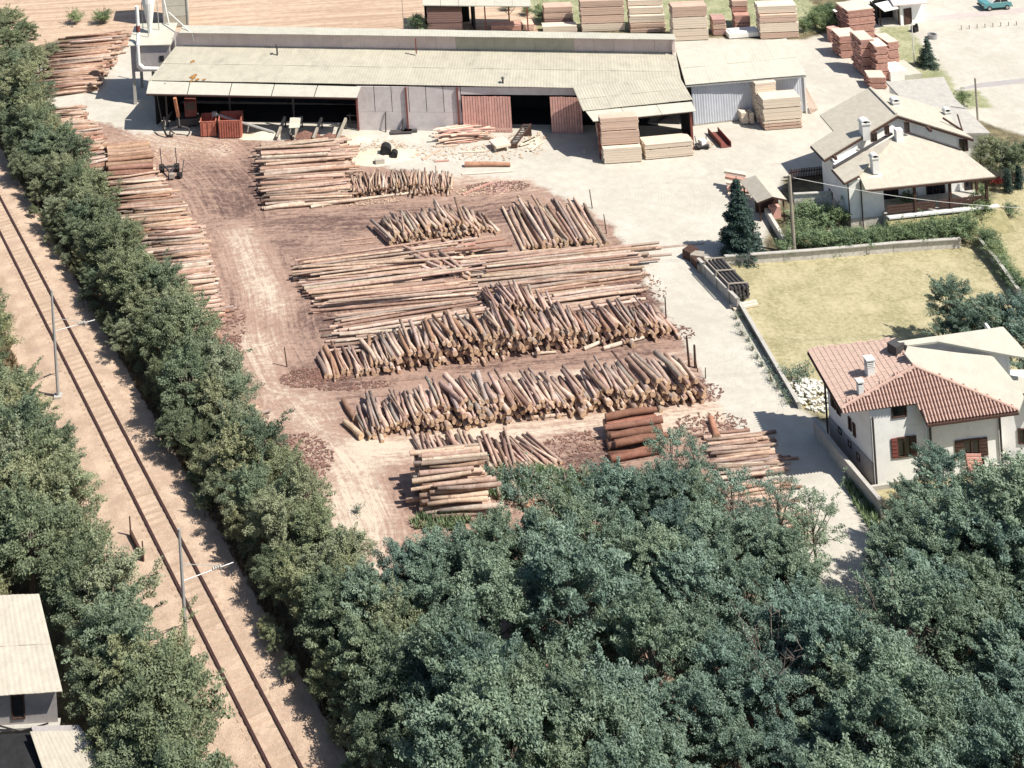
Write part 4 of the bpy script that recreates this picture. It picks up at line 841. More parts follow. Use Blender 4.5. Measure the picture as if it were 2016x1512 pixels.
# ------------------------------------------------------------------ lower house with red tiles
h2 = thing('tiled_house', G(1722, 957), 'white house with red clay tile roof, brown shutters and a red blind beside the road', 'house')
ZE2 = 5.3
A2, K2, D2, E2, F2 = [G(x, y, ZE2) for x, y in ((1655, 805), (1590, 690), (1806, 787), (1826, 832), (2004, 808))]
AP, TP = G(1801, 724, 6.75), G(1779, 697, 6.9); C2 = G(1762, 669, 6.75)
M['tile'] = mk('clay_roof_tile', (.50, .335, .275), .14, 5, .85, .2, (.42, .26, .21), .5, orand=.12)
M['tile_old'] = mk('faded_roof_tile', (.55, .405, .335), .12, 5, .85, .2, (.48, .32, .26), .5, orand=.12)
def tiles(parent, poly, edir, mat, wt=.23, lt_=.36, nrm=None):
    "courses of barrel tiles clipped to a roof plane; edir runs along the eave"
    poly = [Vector(p) for p in poly]; o = poly[0]; u = edir.normalized(); nrm = ((poly[1]-o).cross(poly[2]-o) if nrm is None else nrm).normalized(); nrm = nrm if nrm.z > 0 else -nrm
    v = nrm.cross(u).normalized(); v = v if v.z > 0 else -v
    q = np.array([((p-o).dot(u), (p-o).dot(v)) for p in poly]); b = MB(); 
    for r in range(int((q[:, 1].max()-q[:, 1].min())/lt_)+1):
        for c in range(int((q[:, 0].max()-q[:, 0].min())/wt)+1):
            x, y = q[:, 0].min()+(c+.5)*wt, q[:, 1].min()+(r+.5)*lt_
            if sdist(np.array([[x, y]]), q)[0] < -.12: continue
            b0 = o+u*x+v*y+nrm*random.uniform(0, .012); w_ = wt*.5; P_ = []
            for vv, hz in ((-lt_*.53, .035), (lt_*.5, .0)):
                for uu, h_ in ((-w_, 0), (-w_*.55, .075), (w_*.1, .075), (w_*.5, 0)): P_.append(b0+u*uu+v*vv+nrm*(h_+hz))
            b.add(P_, [(0, 1, 5, 4), (1, 2, 6, 5), (2, 3, 7, 6), (0, 3, 2, 1)])
    return b.build('roof_tiles', M[mat], parent, kind='stuff')
M['tilebed'] = mk('roof_bed', (.20, .105, .085), .2, 4, .9)
left_p = [A2, K2, C2, TP, AP]; front_p = [A2, D2, E2, F2, AP]
PLN = (A2, K2, AP); C2 = GP(1762, 669, *PLN); TP = GP(1779, 697, *PLN); E2 = GP(1826, 832, A2, D2, AP); F2 = GP(2004, 808, A2, D2, AP)
left_p = [A2, K2, C2, TP, AP]; front_p = [A2, D2, E2, F2, AP]
b = MB(); b.slab(left_p, .2); b.build('roof', M['tilebed'], h2); b = MB(); b.slab(front_p, .2); b.build('roof', M['tilebed'], h2)
Z = Vector((0, 0, .02))
tiles(h2, [p+Z for p in (A2, K2, C2, TP, AP)], A2-K2, 'tile_old'); tiles(h2, [p+Z for p in (A2, D2, E2, F2, AP)], F2-E2, 'tile', nrm=(D2-A2).cross(AP-A2))
b = MB(); b.path([A2+Z*3, AP+Z*5], .1, n=8); b.path([AP+Z*5, F2+Z*3], .1, n=8); b.path([AP+Z*5, TP+Z*4], .1, n=8); b.path([K2+Z, C2+Z*2], .07, n=6); b.build('ridge_tiles', M['tile'], h2)
b = MB()
for p_, q_ in ((A2, D2), (D2, E2), (E2, F2), (K2, A2)): b.bar(p_-Vector((0, .05, .16)), q_-Vector((0, .05, .16)), .12, .14)
b.build('gutter', M['brown'], h2)
h0, h1, h2p, h3_, h4, h5 = G(1722, 957), G(1635, 861), None, None, None, None
yl = h0.y+.1; w_notch = D2.x+.45; fy_ = E2.y+.75
fA = Vector((h0.x, yl, 0)); fB = Vector((w_notch, yl+.35, 0)); fC = Vector((w_notch+.05, fy_, 0)); fD = Vector((F2.x-.9, fy_+.35, 0)); fE = Vector((F2.x-.9, K2.y-.6, 0)); fF = Vector((h1.x, h1.y, 0))
b = MB(); fp_ = [fA, fB, fC, fD, fE, fF]; b.prism(fp_, [up(p, z) for p, z in zip(fp_, (5.1, 5.1, E2.z-.1, F2.z-.1, 5.1, 5.1))]); b.build('walls', M['white_wall'], h2)
b = MB(); wall(b, fF+Vector((-.04, 0, 0)), fA+Vector((-.04, -.03, 0)), 0, 1.5, .1); b.build('base_band', M['grey_wall'], h2)  # grey band over the lower left wall, darker than the wall above
for q in (fA+Vector((.15, -.1, 0)), fC+Vector((.2, -.1, 0)), fD+Vector((-.1, -.12, 0)), fF+Vector((-.12, .1, 0))): b = MB(); b.tube(q, up(q, 4.5), .07, n=7); b.build('downpipe', M['darksteel'], h2)
win(h2, fA, fB, (1755, 797), (1784, 818), bars=0); win(h2, fA, fB, (1766, 862), (1793, 896), shut=('red_paint', 'brown'))
win(h2, fC, fD, (1895, 866), (1929, 896), shut=('brown', 'brown'))
w_ = win(h2, fC, fD, (1904, 897), (1939, 950), bars=0, name='french_window')
q0, q1 = GW(1901, 896, fC, fD, .1), GW(1931, 896, fC, fD, .1); b = MB()
for i in range(8): b.bar(lerp(q0, q1, 0)+Vector((0, -.07*i, -.19*i)), lerp(q0, q1, 1)+Vector((0, -.07*i, -.19*i)), .05, .17)
b.build('blind', M['red_door'], h2, label='faded red slatted blind hanging out')
win(h2, fF, fA, (1638, 768), (1646, 806), bars=0, shut=('brown', None)); win(h2, fF, fA, (1647, 780), (1655, 818), bars=0); win(h2, fF, fA, (1671, 820), (1677, 848), bars=0); win(h2, fF, fA, (1680, 832), (1685, 860), bars=0)
win(h2, fF, fA, (1652, 840), (1658, 856), bars=0); win(h2, fF, fA, (1671, 866), (1677, 882), bars=0); win(h2, fF, fA, (1688, 890), (1694, 908), bars=0)
QT = lambda x, y: GP(x, y, A2, K2, AP)
p_ = QT(1713, 738); b = MB(); b.cube(up(p_, p_.z+.2), .5, .45, .8, .08); c_ = b.build('chimney', M['white_paint'], h2)
for i in range(4): b = MB(); b.cube(up(p_, p_.z+.66+i*.12), .54, .48, .05, .08); b.build('louvre', M['white_paint'], c_)
b = MB(); b.cube(up(p_, p_.z+.83), .38, .32, .5, .08); b.build('core', M['brown'], c_); b = MB(); b.cube(up(p_, p_.z+1.12), .62, .56, .07, .08); b.build('cap', M['white_paint'], c_)
p_ = QT(1694, 776); b = MB(); b.cube(up(p_, p_.z+.25), .34, .32, .9, .08); c_ = b.build('chimney', M['white_paint'], h2); b = MB(); b.cube(up(p_, p_.z+.77), .28, .26, .14, .08); b.build('core', M['brown'], c_); b = MB(); b.cube(up(p_, p_.z+.89), .44, .42, .1, .08); b.build('cap', M['white_paint'], c_)
p_ = QT(1765, 693); b = MB(); b.cube(up(p_, p_.z+.28), .9, .7, .7, .5); b.build('dormer_hatch', M['darksteel'], h2)
# pale house behind it
h3 = thing('pale_roof_house', G(1960, 860), 'pale-roofed white house adjoining the tiled house on the right', 'house')
LP = lambda x, y: GP(x, y, AP-Z*4, F2-Z*4, G(1955, 701, 6.5))
b = MB(); b.slab([AP+Vector((.1, .02, -.06)), LP(1781, 696), LP(1787, 681), LP(1884, 694), LP(1955, 701), LP(2004, 760), LP(2016, 780), F2+Vector((.12, .1, -.06))], .15); b.build('roof', M['pale_roof2'], h3)
R0_, R1_, RL = G(1766, 672, 7.3), G(1975, 643, 7.3), G(1995, 700, 6.7); UP_ = lambda x, y: GP(x, y, R0_, R1_, RL)
b = MB(); b.slab([R0_, UP_(1786, 680), UP_(1845, 672), RL, UP_(2040, 707), UP_(2040, 690), UP_(2016, 688), R1_], .12); b.build('upper_roof', M['pale_roof2'], h3)
lo_ = [UP_(1790, 680), UP_(1845, 672), UP_(1992, 699)]
b = MB(); [wall(b, lo_[k]+Vector((0, .35, 0)), lo_[k+1]+Vector((0, .35, 0)), 4.5, lo_[k].z-.1, .15, lo_[k+1].z-.1) for k in (0, 1)]; b.build('upper_walls', M['white_wall'], h3)
b = MB(); q0 = lo_[2]+Vector((0, .35, 0)); wall(b, q0, q0+Vector((.3, 3.5, 0)), 0, 6.5, .15); q1 = up(R0_, 0)+Vector((.3, 0, 0)); wall(b, q1+Vector((0, .3, 0)), up(lo_[0], 0)+Vector((0, .35, 0)), 0, 6.9, .15); b.build('end_walls', M['white_wall'], h3)
e0_, e1_ = G(1971, 766, 4.6), G(2060, 783, 4.6)
b = MB(); b.slab([e0_, e1_, e1_+Vector((.2, 1.2, .35)), e0_+Vector((.3, 1.2, .35))], .16); b.build('porch_roof', M['pale_roof2'], h3)
b = MB(); b.bar(e0_-Vector((0, .04, .1)), e1_-Vector((0, .04, .1)), .08, .16); b.build('fascia', M['brown'], h3)
j0, j1 = fD+Vector((.05, .9, 0)), fD+Vector((6.5, .4, 0)); b = MB(); b.prism([j0, j1, j1+Vector((0, 2.2, 0)), j0+Vector((0, 2.2, 0))], [up(j0, 4.45), up(j1, 4.45), up(j1, 4.6)+Vector((0, 2.2, 0)), up(j0, 4.6)+Vector((0, 2.2, 0))]); b.build('walls', M['white_wall'], h3)
win(h3, j0, j1, (2004, 844), (2030, 872), bars=1)
# outside steps at the right edge
for i in range(7):
    pass
st = thing('outside_steps', G(1992, 930), 'small outside stair with plants at the right end of the white house', 'stairs')
for i in range(8): b = MB(); b.cube(up(G(1993, 935), .0)+Vector((-.12*i, .22*i, .1+.17*i)), 1.3, .34, .2+.0*i, .1); b.build('step', M['concrete'], st)

# ------------------------------------------------------------------ lower left house
h4 = thing('grey_roof_house', G(90, 1480), 'old house with plain grey roof in the lower left corner', 'house')
r0, r1, r2, r3 = G(-90, 1375, 3.6), G(123, 1361, 3.6), G(77, 1170, 4.9), G(-90, 1176, 4.9)
sheet_roof(h4, r0, r1, r2, r3, 6, 2, [M['villa_roof']], .3, .006)
k0, k1 = up(r0, 0)+Vector((0, .6, 0)), up(r1, 0)+Vector((-.45, .55, 0)); b = MB(); b.prism([k0, k1, up(r2, 0)+Vector((-.4, -.3, 0)), up(r3, 0)], [up(k0, 3.45), up(k1, 3.45), up(r2, 4.6)+Vector((-.4, -.3, 0)), up(r3, 4.6)]); b.build('walls', M['grey_wall'], h4)
win(h4, k0, k1, (22, 1368), (49, 1412), pane='dark', bars=0)
b = MB(); q0, q1 = GW(-80, 1420, k0, k1, .0), GW(118, 1420, k0, k1, .0); b.bar(up(q0, 1.4), up(q1, 1.4), .5, .14); b.build('ledge', M['concrete'], h4)
b = MB(); b.path([GW(-5, 1428, k0, k1, .3), GW(40, 1440, k0, k1, .34), GW(95, 1424, k0, k1, .3)], .04, n=6); b.build('cable', M['dark'], h4)
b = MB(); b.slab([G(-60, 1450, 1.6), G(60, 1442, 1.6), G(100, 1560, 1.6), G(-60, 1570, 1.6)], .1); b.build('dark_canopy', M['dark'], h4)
t = thing('lean_to_roof', G(150, 1530), 'low pale lean-to roof at the bottom left corner', 'shed')
sheet_roof(t, G(95, 1545, 1.9), G(235, 1540, 1.9), G(158, 1438, 2.3), G(59, 1440, 2.3), 3, 1, [M['villa_roof']], .3, .006)
b = MB(); pts = [up(G(*q, 1.9), 0) for q in ((97, 1540), (232, 1536), (156, 1440), (62, 1442))]; b.prism(pts, [up(p, z) for p, z in zip(pts, (1.85, 1.85, 2.25, 2.25))]); b.build('walls', M['grey_wall'], t)

# ------------------------------------------------------------------ top right corner
sb = thing('white_outbuilding', G(1774, 50), 'small white outbuilding with brown door in the top right corner', 'outbuilding')
o0, o1 = G(1774, 50), G(1819, 42); dv = Vector((.4, 5.5, 0)); b = MB(); b.prism([o0, o1, o1+dv, o0+dv], [up(o0, 2.5), up(o1, 2.5), up(o1+dv, 2.7), up(o0+dv, 2.7)]); b.build('walls', M['white_wall'], sb)
q0, q1 = G(1759, 10.5, 2.55), G(1827, 5, 2.55); b = MB(); b.slab([q0, q1, q1+Vector((.5, 5, 1.2)), q0+Vector((.5, 5, 1.2))], .12); b.build('roof', M['pink_sheet'], sb)
win(sb, o0, o1, (1779, 18), (1795, 47.5), pane='brown', bars=0, name='door')
lt1 = thing('lean_to', G(1735, 50), 'dark open lean-to with pale tilted roof beside the white outbuilding', 'lean-to')
b = MB(); b.slab([G(1722, 7, 2.5), G(1741, 22, 2.2), G(1769, 16, 2.3), G(1752, 0, 2.6)], .08); b.build('roof', M['tarp'], lt1)
b = MB(); q = G(1733, 48); wall(b, q+Vector((0, 1.8, 0)), G(1772, 46)+Vector((0, 1.8, 0)), 0, 2.1, .1); wall(b, q+Vector((-.2, 0, 0)), q+Vector((-.2, 1.8, 0)), 0, 2., .1); b.build('boards', M['dark'], lt1)  # near-black panels, shade below the roof painted into them
for px, py in ((1734, 50), (1770, 47)): b = MB(); b.cube(up(G(px, py), 1.1), .1, .1, 2.2); b.build('post', M['brown'], lt1)
lt2 = thing('lean_to', G(1660, 62), 'small white tilted roof on posts left of the dark lean-to', 'lean-to')
b = MB(); b.slab([G(1639, 19, 2.1), G(1656, 34, 1.9), G(1677, 27, 1.9), G(1668, 12, 2.2)], .08); b.build('roof', M['tarp'], lt2)
for px, py in ((1643, 58), (1658, 68), (1675, 62)): b = MB(); b.cube(up(G(px, py), 1.), .09, .09, 2.); b.build('post', M['brown'], lt2)
b = MB(); q = G(1662, 58); b.cube(up(q, .9)+Vector((0, .8, 0)), 2., .1, 1.8, .3); b.build('boards', M['dark'], lt2)  # near-black panel standing in for the shade under the small roof
b = MB(); b.slab([G(1685, -6, 2.5), G(1690, 4, 2.4), G(1720, 0, 2.4), G(1715, -10, 2.5)], .08); b.add([], []); o = b.build('roof_sheet', M['tarp'], lt1)
# grey lane strips
M['lane'] = mk('grey_tarmac', (.36, .34, .33), .08, 1.5, .95)
b = MB(); b.add([up(G(x, y), .006) for x, y in ((1876, 178), (2080, 157), (2080, 148), (1930, 163))], [(0, 1, 2, 3)]); tag(b.build('lane', M['lane']), kind='structure')
M['lane2'] = mk('pinkish_paving', (.46, .40, .37), .08, 1.5, .95)
b = MB(); b.add([up(G(x, y), .006) for x, y in ((1823, 43), (2080, 18), (2080, 9), (1823, 33))], [(0, 1, 2, 3)]); tag(b.build('path', M['lane2']), kind='structure')
for i in range(8): b = MB(); q = G(1893+i*15.5, 58-i*1.2); b.tube(q, q+Vector((0, 0, .45)), .05, n=6); tag(b.build('bollard', M['pole_wood']), 'short pale bollard along the top right paved edge', 'bollard', 'bollards along the paved edge')
b = MB(); q = G(1836, 75); b.tube(q, q+Vector((0, 0, .45)), .5, .5, 14, cap=False); b.tube(q+Vector((0, 0, .02)), q+Vector((0, 0, .44)), .4, .4, 14, cap=False); [b.bar(q+Vector((math.cos(i*.449)*.45, math.sin(i*.449)*.45, .45)), q+Vector((math.cos((i+1)*.449)*.45, math.sin((i+1)*.449)*.45, .45)), .12, .03) for i in range(14)]
tag(b.build('well_ring', M['steel']), 'round grey ring standing on the paving near the dark fir', 'well ring')
b = MB(); q = G(1801, 62); b.cube(q+Vector((0, 0, .3)), .7, .5, .6, .5); b.tube(q+Vector((.2, -.1, .6)), q+Vector((.2, -.1, .9)), .15, n=8); tag(b.build('dark_bin', M['rubber']), 'small dark bin below the white outbuilding', 'bin')
# car
def car(px, py, yaw):
    c = G(px, py); t = thing('parked_car', c, 'small teal hatchback parked at the top right edge', 'car'); d = Vector((math.cos(yaw), math.sin(yaw), 0)); n = Vector((-d.y, d.x, 0)); W2 = .74
    def ring(x, z): return [c+d*x+n*s+Vector((0, 0, z)) for s in (-W2, W2)]
    prof_ = [(-1.65, .35), (-1.68, .75), (-1.55, .86), (-.75, .9), (-.25, 1.34), (1.0, 1.36), (1.5, .9), (1.62, .8), (1.64, .35)]
    lo = [(-1.65, .35), (-1.68, .75), (-1.55, .86), (-.75, .9), (1.5, .9), (1.62, .8), (1.64, .35)]
    def extr(pf, w_): 
        L_ = [c+d*x-n*w_+Vector((0, 0, z)) for x, z in pf]; R_ = [c+d*x+n*w_+Vector((0, 0, z)) for x, z in pf]; return L_, R_
    b = MB(); b.prism(*extr(lo, W2)); b.build('body', M['teal'], t)
    b = MB(); b.prism(*extr([(-.78, .9), (-.25, 1.36), (1.02, 1.38), (1.5, .9)], W2*.9)); b.build('roof', M['white_paint'], t)
    for s in (-1, 1):
        b = MB(); b.prism(*extr([(-.6, .95), (-.2, 1.28), (.32, 1.3), (.32, .95)], .01)); b2 = MB(); b2.add([Vector(p)+n*s*W2*.905 for p in b.v], b.f); b2.build('side_window', M['glass'], t)
        b = MB(); b.prism(*extr([(.38, .95), (.38, 1.3), (.95, 1.3), (1.28, .95)], .01)); b2 = MB(); b2.add([Vector(p)+n*s*W2*.905 for p in b.v], b.f); b2.build('side_window', M['glass'], t)
        for x in (-1.05, 1.05):
            q = c+d*x+n*s*(W2-.08)+Vector((0, 0, .29)); b = MB(); b.tube(q-n*.1, q+n*.1, .29, n=14); wl_ = b.build('wheel', M['rubber'], t); b = MB(); b.tube(q+n*s*.09, q+n*s*.115, .17, n=12); b.build('hubcap', M['steel'], wl_)
        b = MB(); q = c-d*1.69+n*s*.5+Vector((0, 0, .66)); b.cube(q, .05, .2, .12, yaw); b.build('headlight', M['white_paint'], t)
    for q in (-1.72, 1.68): b = MB(); b.cube(c+d*q+Vector((0, 0, .42)), .1, 1.45, .12, yaw); b.build('bumper', M['darksteel'], t)
car(1959, 16, .04)

# ------------------------------------------------------------------ garden kiosk, fences, walls
ks = thing('garden_kiosk', G(1505, 440), 'small open wooden garden hut with pale gabled roof beside the spruce', 'hut')
zk = 1.75
qa, qb, qc = G(1521, 387, 2.4), G(1487, 345, 2.4), G(1491, 399, zk)
KP = lambda x, y: GP(x, y, qa, qb, qc); qd = G(1549, 393, 2.0)
b = MB(); b.slab([qa, qb, KP(1456, 356), qc], .08); b.build('roof', M['villa_roof'], ks); b = MB(); b.slab([qa, qd, qd+(qb-qa), qb], .08); b.build('roof', M['villa_roof'], ks)
b = MB(); b.bar(qa-Vector((0, .03, .08)), qc-Vector((0, .03, .08)), .06, .14); b.bar(qa-Vector((0, .03, .08)), qd-Vector((0, .03, .08)), .06, .14); b.build('bargeboard', M['brown'], ks)
for q, z in ((qc+Vector((.25, .2, 0)), 1.6), (qd+Vector((-.25, .2, 0)), 1.8), (KP(1456, 356)+Vector((.3, -.2, 0)), 1.6)): b = MB(); b.cube(up(q, z/2), .12, .12, z); b.build('post', M['brown'], ks)
b = MB(); q0, q1 = up(qc, 0)+Vector((.3, 1.6, 0)), up(qd, 0)+Vector((-.2, 1.6, 0)); wall(b, q0, q1, 0, 1.8, .08); b.build('back_boards', M['brown'], ks)
b = MB(); q = up(lerp(q0, q1, .7), .5)+Vector((0, -.7, 0)); b.cube(q, .9, .5, 1.0, .1); tag(b.build('red_cabinet', M['red_door']), 'reddish cabinet standing inside the garden hut', 'cabinet')
for i in range(5):
    q = up(G(1447, 392-i*3), .3+.28*i); b = MB(); b.cube(q+Vector((.4, .2*i, 0)), 1.9, .5, .2, -.5); tag(b.build('board_pack', M['lum_red' if i % 2 else 'lum_pale']), f'{ORD[i] if i < 4 else "topmost"} board pack in the red and white pile behind the spruce', 'board pack', 'board packs behind the spruce')
f0_, f1_p = G(1556, 358), G(1630, 350); pf = thing('picket_fence', f0_, 'dark wooden picket fence between hut and villa', 'fence'); n_ = 24; pm = None
b = MB(); [b.bar(up(f0_, z), up(f1_p, z), .05, .08) for z in (.3, .85)]; b.build('rail', M['brown'], pf)
for i in range(n_):
    p = lerp(f0_, f1_p, i/(n_-1))
    if pm is None: m = MB(); m.cube(up(p, .58)+Vector((0, -.06, 0)), .09, .03, 1.16); pm = m.build('picket', M['brown'], pf)
    else: e = pm.copy(); COL.objects.link(e); e.parent = pf; e.location = p-f0_+Vector((0, 0, random.uniform(-.03, .03)))
def low_wall(pts, z, th, mat, name, lb, cap=None, posts=False, seg=2.2):
    P_ = [G(*p) for p in pts]; t = thing(name, P_[0], lb, 'wall'); zs = z if hasattr(z, '__len__') else [z]*len(P_)
    for i in range(len(P_)-1):
        n_ = max(1, int((P_[i+1]-P_[i]).length/seg))
        for j in range(n_):
            a, c = lerp(P_[i], P_[i+1], j/n_), lerp(P_[i], P_[i+1], (j+1)/n_-.004); z_ = zs[i]+random.uniform(-.02, .02); b = MB(); wall(b, a, c, 0, z_, th); b.build('panel', M[mat], t)
        if cap: b = MB(); b.bar(up(P_[i], zs[i]+.055), up(P_[i+1], zs[i]+.055), th+.06, .07); b.build('coping', M[cap], t)
    return t
low_wall([(1428, 523), (1600, 511), (1760, 497), (1893, 488)], .75, .25, 'stone_wall', 'retaining_wall', 'long pale retaining wall between garden hedge and lawn', 'concrete')
low_wall([(1376, 532), (1453, 612)], .95, .22, 'concrete', 'roadside_wall', 'higher grey wall stretch beside the rack of dark poles', 'concrete')
low_wall([(1456, 606), (1520, 716), (1572, 806)], .45, .2, 'concrete', 'roadside_wall', 'low weedy wall along the lawn side of the road', 'concrete')
low_wall([(1602, 858), (1650, 920), (1735, 1022)], 1.2, .22, 'concrete', 'roadside_wall', 'tall grey garden wall beside the tiled house', 'concrete')
low_wall([(1928, 488), (1962, 528), (2006, 590)], .8, .2, 'concrete', 'garden_wall', 'garden wall with creepers at the right end of the lawn', 'concrete')
low_wall([(1920, 345), (1968, 352), (2060, 356)], .9, .3, 'stone_wall', 'rubble_wall', 'low pale rockery wall behind the two cypresses', None)
low_wall([(1506, 425), (1530, 465), (1553, 505)], .7, .3, 'stone_wall', 'garden_wall', 'dark stone border wall from the hut to the pale pole', None)
low_wall([(1566, 432), (1640, 428)], 2.2, .2, 'stone_wall', 'garden_wall', 'grey stone wall under the picket fence beside the villa', 'concrete')
low_wall([(1575, 470), (1890, 452)], .5, .12, 'pale_roof', 'garden_wall', 'thin pale kerb wall inside the villa hedge', None)
low_wall([(1712, 968), (1760, 961)], .3, .15, 'concrete', 'kerb_wall', 'short pale kerb at the foot of the tiled house', None)
# rubble heap beside the tiled house
b = MB(); c = G(1597, 778)
for i in range(260):
    a = random.uniform(0, 6.28); rr = random.random()**.6; s_ = random.uniform(.08, .3); q = c+Vector((math.cos(a)*1.6*rr, math.sin(a)*1.9*rr, .45*(1-rr)+s_*.2)); b.cube(q, s_, s_*random.uniform(.5, 1), s_*random.uniform(.3, .8), random.uniform(0, 3))
tag(b.build('rubble_heap', M['rubble']), 'pale stone rubble strewn beside the tiled house', 'rubble', None, 'stuff')
# dark poles in a rack
c = G(1438, 600); dr = (G(1376, 530)-G(1453, 612)).normalized(); nr = Vector((-dr.y, dr.x, 0)); nr = nr if nr.x > 0 else -nr
rk = thing('pole_rack', c, 'pale timber rack leaning round a stack of dark poles by the wall', 'rack')
for s_ in (.3, 2.2, 4.): 
    q = c+dr*s_+nr*.1; b = MB(); b.bar(up(q, 0), up(q, 1.5), .09, .09); b.bar(up(q+nr*1.7, 0), up(q+nr*1.7, 1.3), .09, .09); b.bar(up(q, 1.5), up(q+nr*1.7, 1.3), .08, .08); b.build('frame', M['pole_wood'], rk)
b = MB(); b.bar(up(c+dr*.3+nr*.1, 1.5), up(c+dr*4+nr*.1, 1.5), .08, .08); b.build('top_bar', M['pole_wood'], rk)
for i in range(5):
    for j in range(4):
        q = c+nr*(.3+.33*i)+Vector((0, 0, .32+.27*j)); b = MB(); b.tube(q+dr*random.uniform(-.1, .15), q+dr*4.2, .135, .125, 9); tag(b.build('dark_pole', M['darksteel']), 'dark round pole stacked in the pale rack by the wall', 'pole', 'dark poles in the rack')
for k in range(2): b = MB(); q = c+nr*.9-dr*(.4+.35*k)+Vector((0, 0, .12+.0*k)); b.cube(q, 2.3-.2*k, .25, .16, math.atan2(nr.y, nr.x)); tag(b.build('timber_balk', M['lum_pale']), ('inner' if k == 0 else 'outer')+' pale balk lying before the dark poles', 'timber balk')
for k in range(4): b = MB(); q = c+dr*(4.8+k*.7)+nr*(.5+random.uniform(-.2, .3))+Vector((0, 0, .3)); b.cube(q, 1.1, .8, .6+.1*k, .8+k); tag(b.build('scrap_box', M['brown' if k % 2 else 'pole_wood']), f'{["nearest", "second", "third", "farthest"][k]} old box in the clutter behind the dark poles', 'box')

# ------------------------------------------------------------------ yard equipment
def container(px0, py0, px1, py1, D, h, lb, ribs):
    a, b_ = G(px0, py0), G(px1, py1); d = (b_-a).normalized(); n = Vector((-d.y, d.x, 0)); L = (b_-a).length; t = thing('red_container', a, lb, 'container', None); ang = math.atan2(d.y, d.x)
    b = MB(); wl = .06
    for q, x, y in ((a+d*L/2, L, wl), (a+d*L/2+n*D, L, wl), (a+n*D/2, wl, D), (a+d*L+n*D/2, wl, D)): b.cube(up(q, h/2+.1), x-.004, y-.004, h, ang)
    b.cube(up(a+d*L/2+n*D/2, .2), L-.1, D-.1, .06, ang); b.build('shell', M['orange_steel'], t)
    for i in range(ribs): b = MB(); b.cube(up(a+d*L*(i+.5)/ribs-n*.06, h/2+.1), .07, .06, h-.02, ang); b.build('rib', M['orange_steel'], t)
    b = MB()
    for q0, q1 in ((a, a+d*L), (a+n*D, a+d*L+n*D), (a, a+n*D), (a+d*L, a+d*L+n*D)): b.bar(up(q0, h+.13), up(q1, h+.13), .1, .06)
    b.build('rim', M['orange_steel'], t)
container(396, 270, 426, 269, 1.9, 1.45, 'smaller orange-red skip at the left of the pair by the dark bay', 3)
container(432, 273, 476, 272, 2.1, 1.7, 'larger ribbed orange-red skip before the dark bay', 9)
c = G(345, 268); cr = thing('log_loader', c, 'log loader with orange boom and black grapple in the dark bay', 'loader')
b = MB(); b.cube(c+Vector((1.2, 2.4, .6)), 2.4, 1.6, .7); b.build('base', M['darksteel'], cr)
b = MB(); b.cube(c+Vector((1.6, 2.4, 1.9)), 1.2, 1.3, 1.6); b.build('cab', M['red_paint'], cr); b = MB(); b.cube(c+Vector((1.6, 1.74, 2.2)), 1., .03, .8); b.build('cab_window', M['glass'], cr)
b = MB(); b.bar(c+Vector((.4, .9, 1.6)), c+Vector((.2, .2, 3.9)), .3, .3); b.build('boom', M['boom'], cr)
b = MB(); b.tube(c+Vector((.4, .9, 1.6)), c+Vector((.5, .2, .9)), .08, n=8); b.build('hanger', M['darksteel'], cr)
for s_ in (-1, 1):
    b = MB(); b.path([c+Vector((.5+s_*.2, .1, .9)), c+Vector((.5+s_*.9, -.1, .8)), c+Vector((.5+s_*1.05, -.2, .35)), c+Vector((.5+s_*.75, -.25, .08))], .11, .06, 8); b.build('grapple_claw', M['darksteel'], cr)
b = MB(); b.path([c+Vector((-1.1, .6, 1.8)), c+Vector((-1.2, .1, .9)), c+Vector((-.9, -.2, .25)), c+Vector((-.2, -.2, .1))], .1, n=7); b.build('hose', M['rubber'], cr)
t = thing('conveyor_pipe', G(540, 262), 'long pale inclined conveyor tube above the larger skip', 'conveyor'); b = MB(); p0, p1 = G(422, 224, 1.9), G(540, 261, .3); b.tube(p0, p1, .14, n=8); b.build('tube', M['steel'], t); b = MB(); b.cube(p0, .5, .35, .4); b.build('head', M['steel'], t)
b = MB(); b.tube(up(lerp(p0, p1, .6), 0), lerp(p0, p1, .6), .05, n=6); b.build('leg', M['darksteel'], t)
ld = thing('log_deck', G(600, 285), 'inclined steel log deck of four rails below the sawmill bay', 'log deck')
for (x0, y0), (x1, y1) in (((545, 277), (561, 231)), ((578, 277), (594, 231)), ((617, 279), (633, 233)), ((664, 281), (681, 234))):
    p0 = up(G(x0, y0), .3); p1 = GP(x1, y1, p0, p0+Vector((.12, 1, .27)), p0+Vector((1, 0, 0))); b = MB(); b.bar(p0, p1, .22, .3); b.build('rail', M['pole_wood'], ld); b = MB(); b.bar(up(p1, 0), p1, .16, .16); b.build('leg', M['darksteel'], ld)
b = MB(); b.bar(up(G(566, 255), .8), up(G(590, 255), .8), .1, .1); b.bar(up(G(622, 258), .8), up(G(668, 259), .8), .1, .1); b.build('crossbar', M['steel'], ld)
p0 = G(571, 245, 1.6); b = MB(); b.box(p0+Vector((.5, .3, .0)), (1.1, 0, 0), (.2, 1.2, .5), (0, -.03, .06)); b.build('panel', M['pale_roof2'], ld)
b = MB(); [b.bar(up(G(684, 252), z), up(G(702, 252), z), .07, .07) for z in (.7, 1.3)]; b.tube(up(G(690, 252), 0), up(G(690, 252), 1.5), .06, n=6); b.build('gear_frame', M['darksteel'], ld)
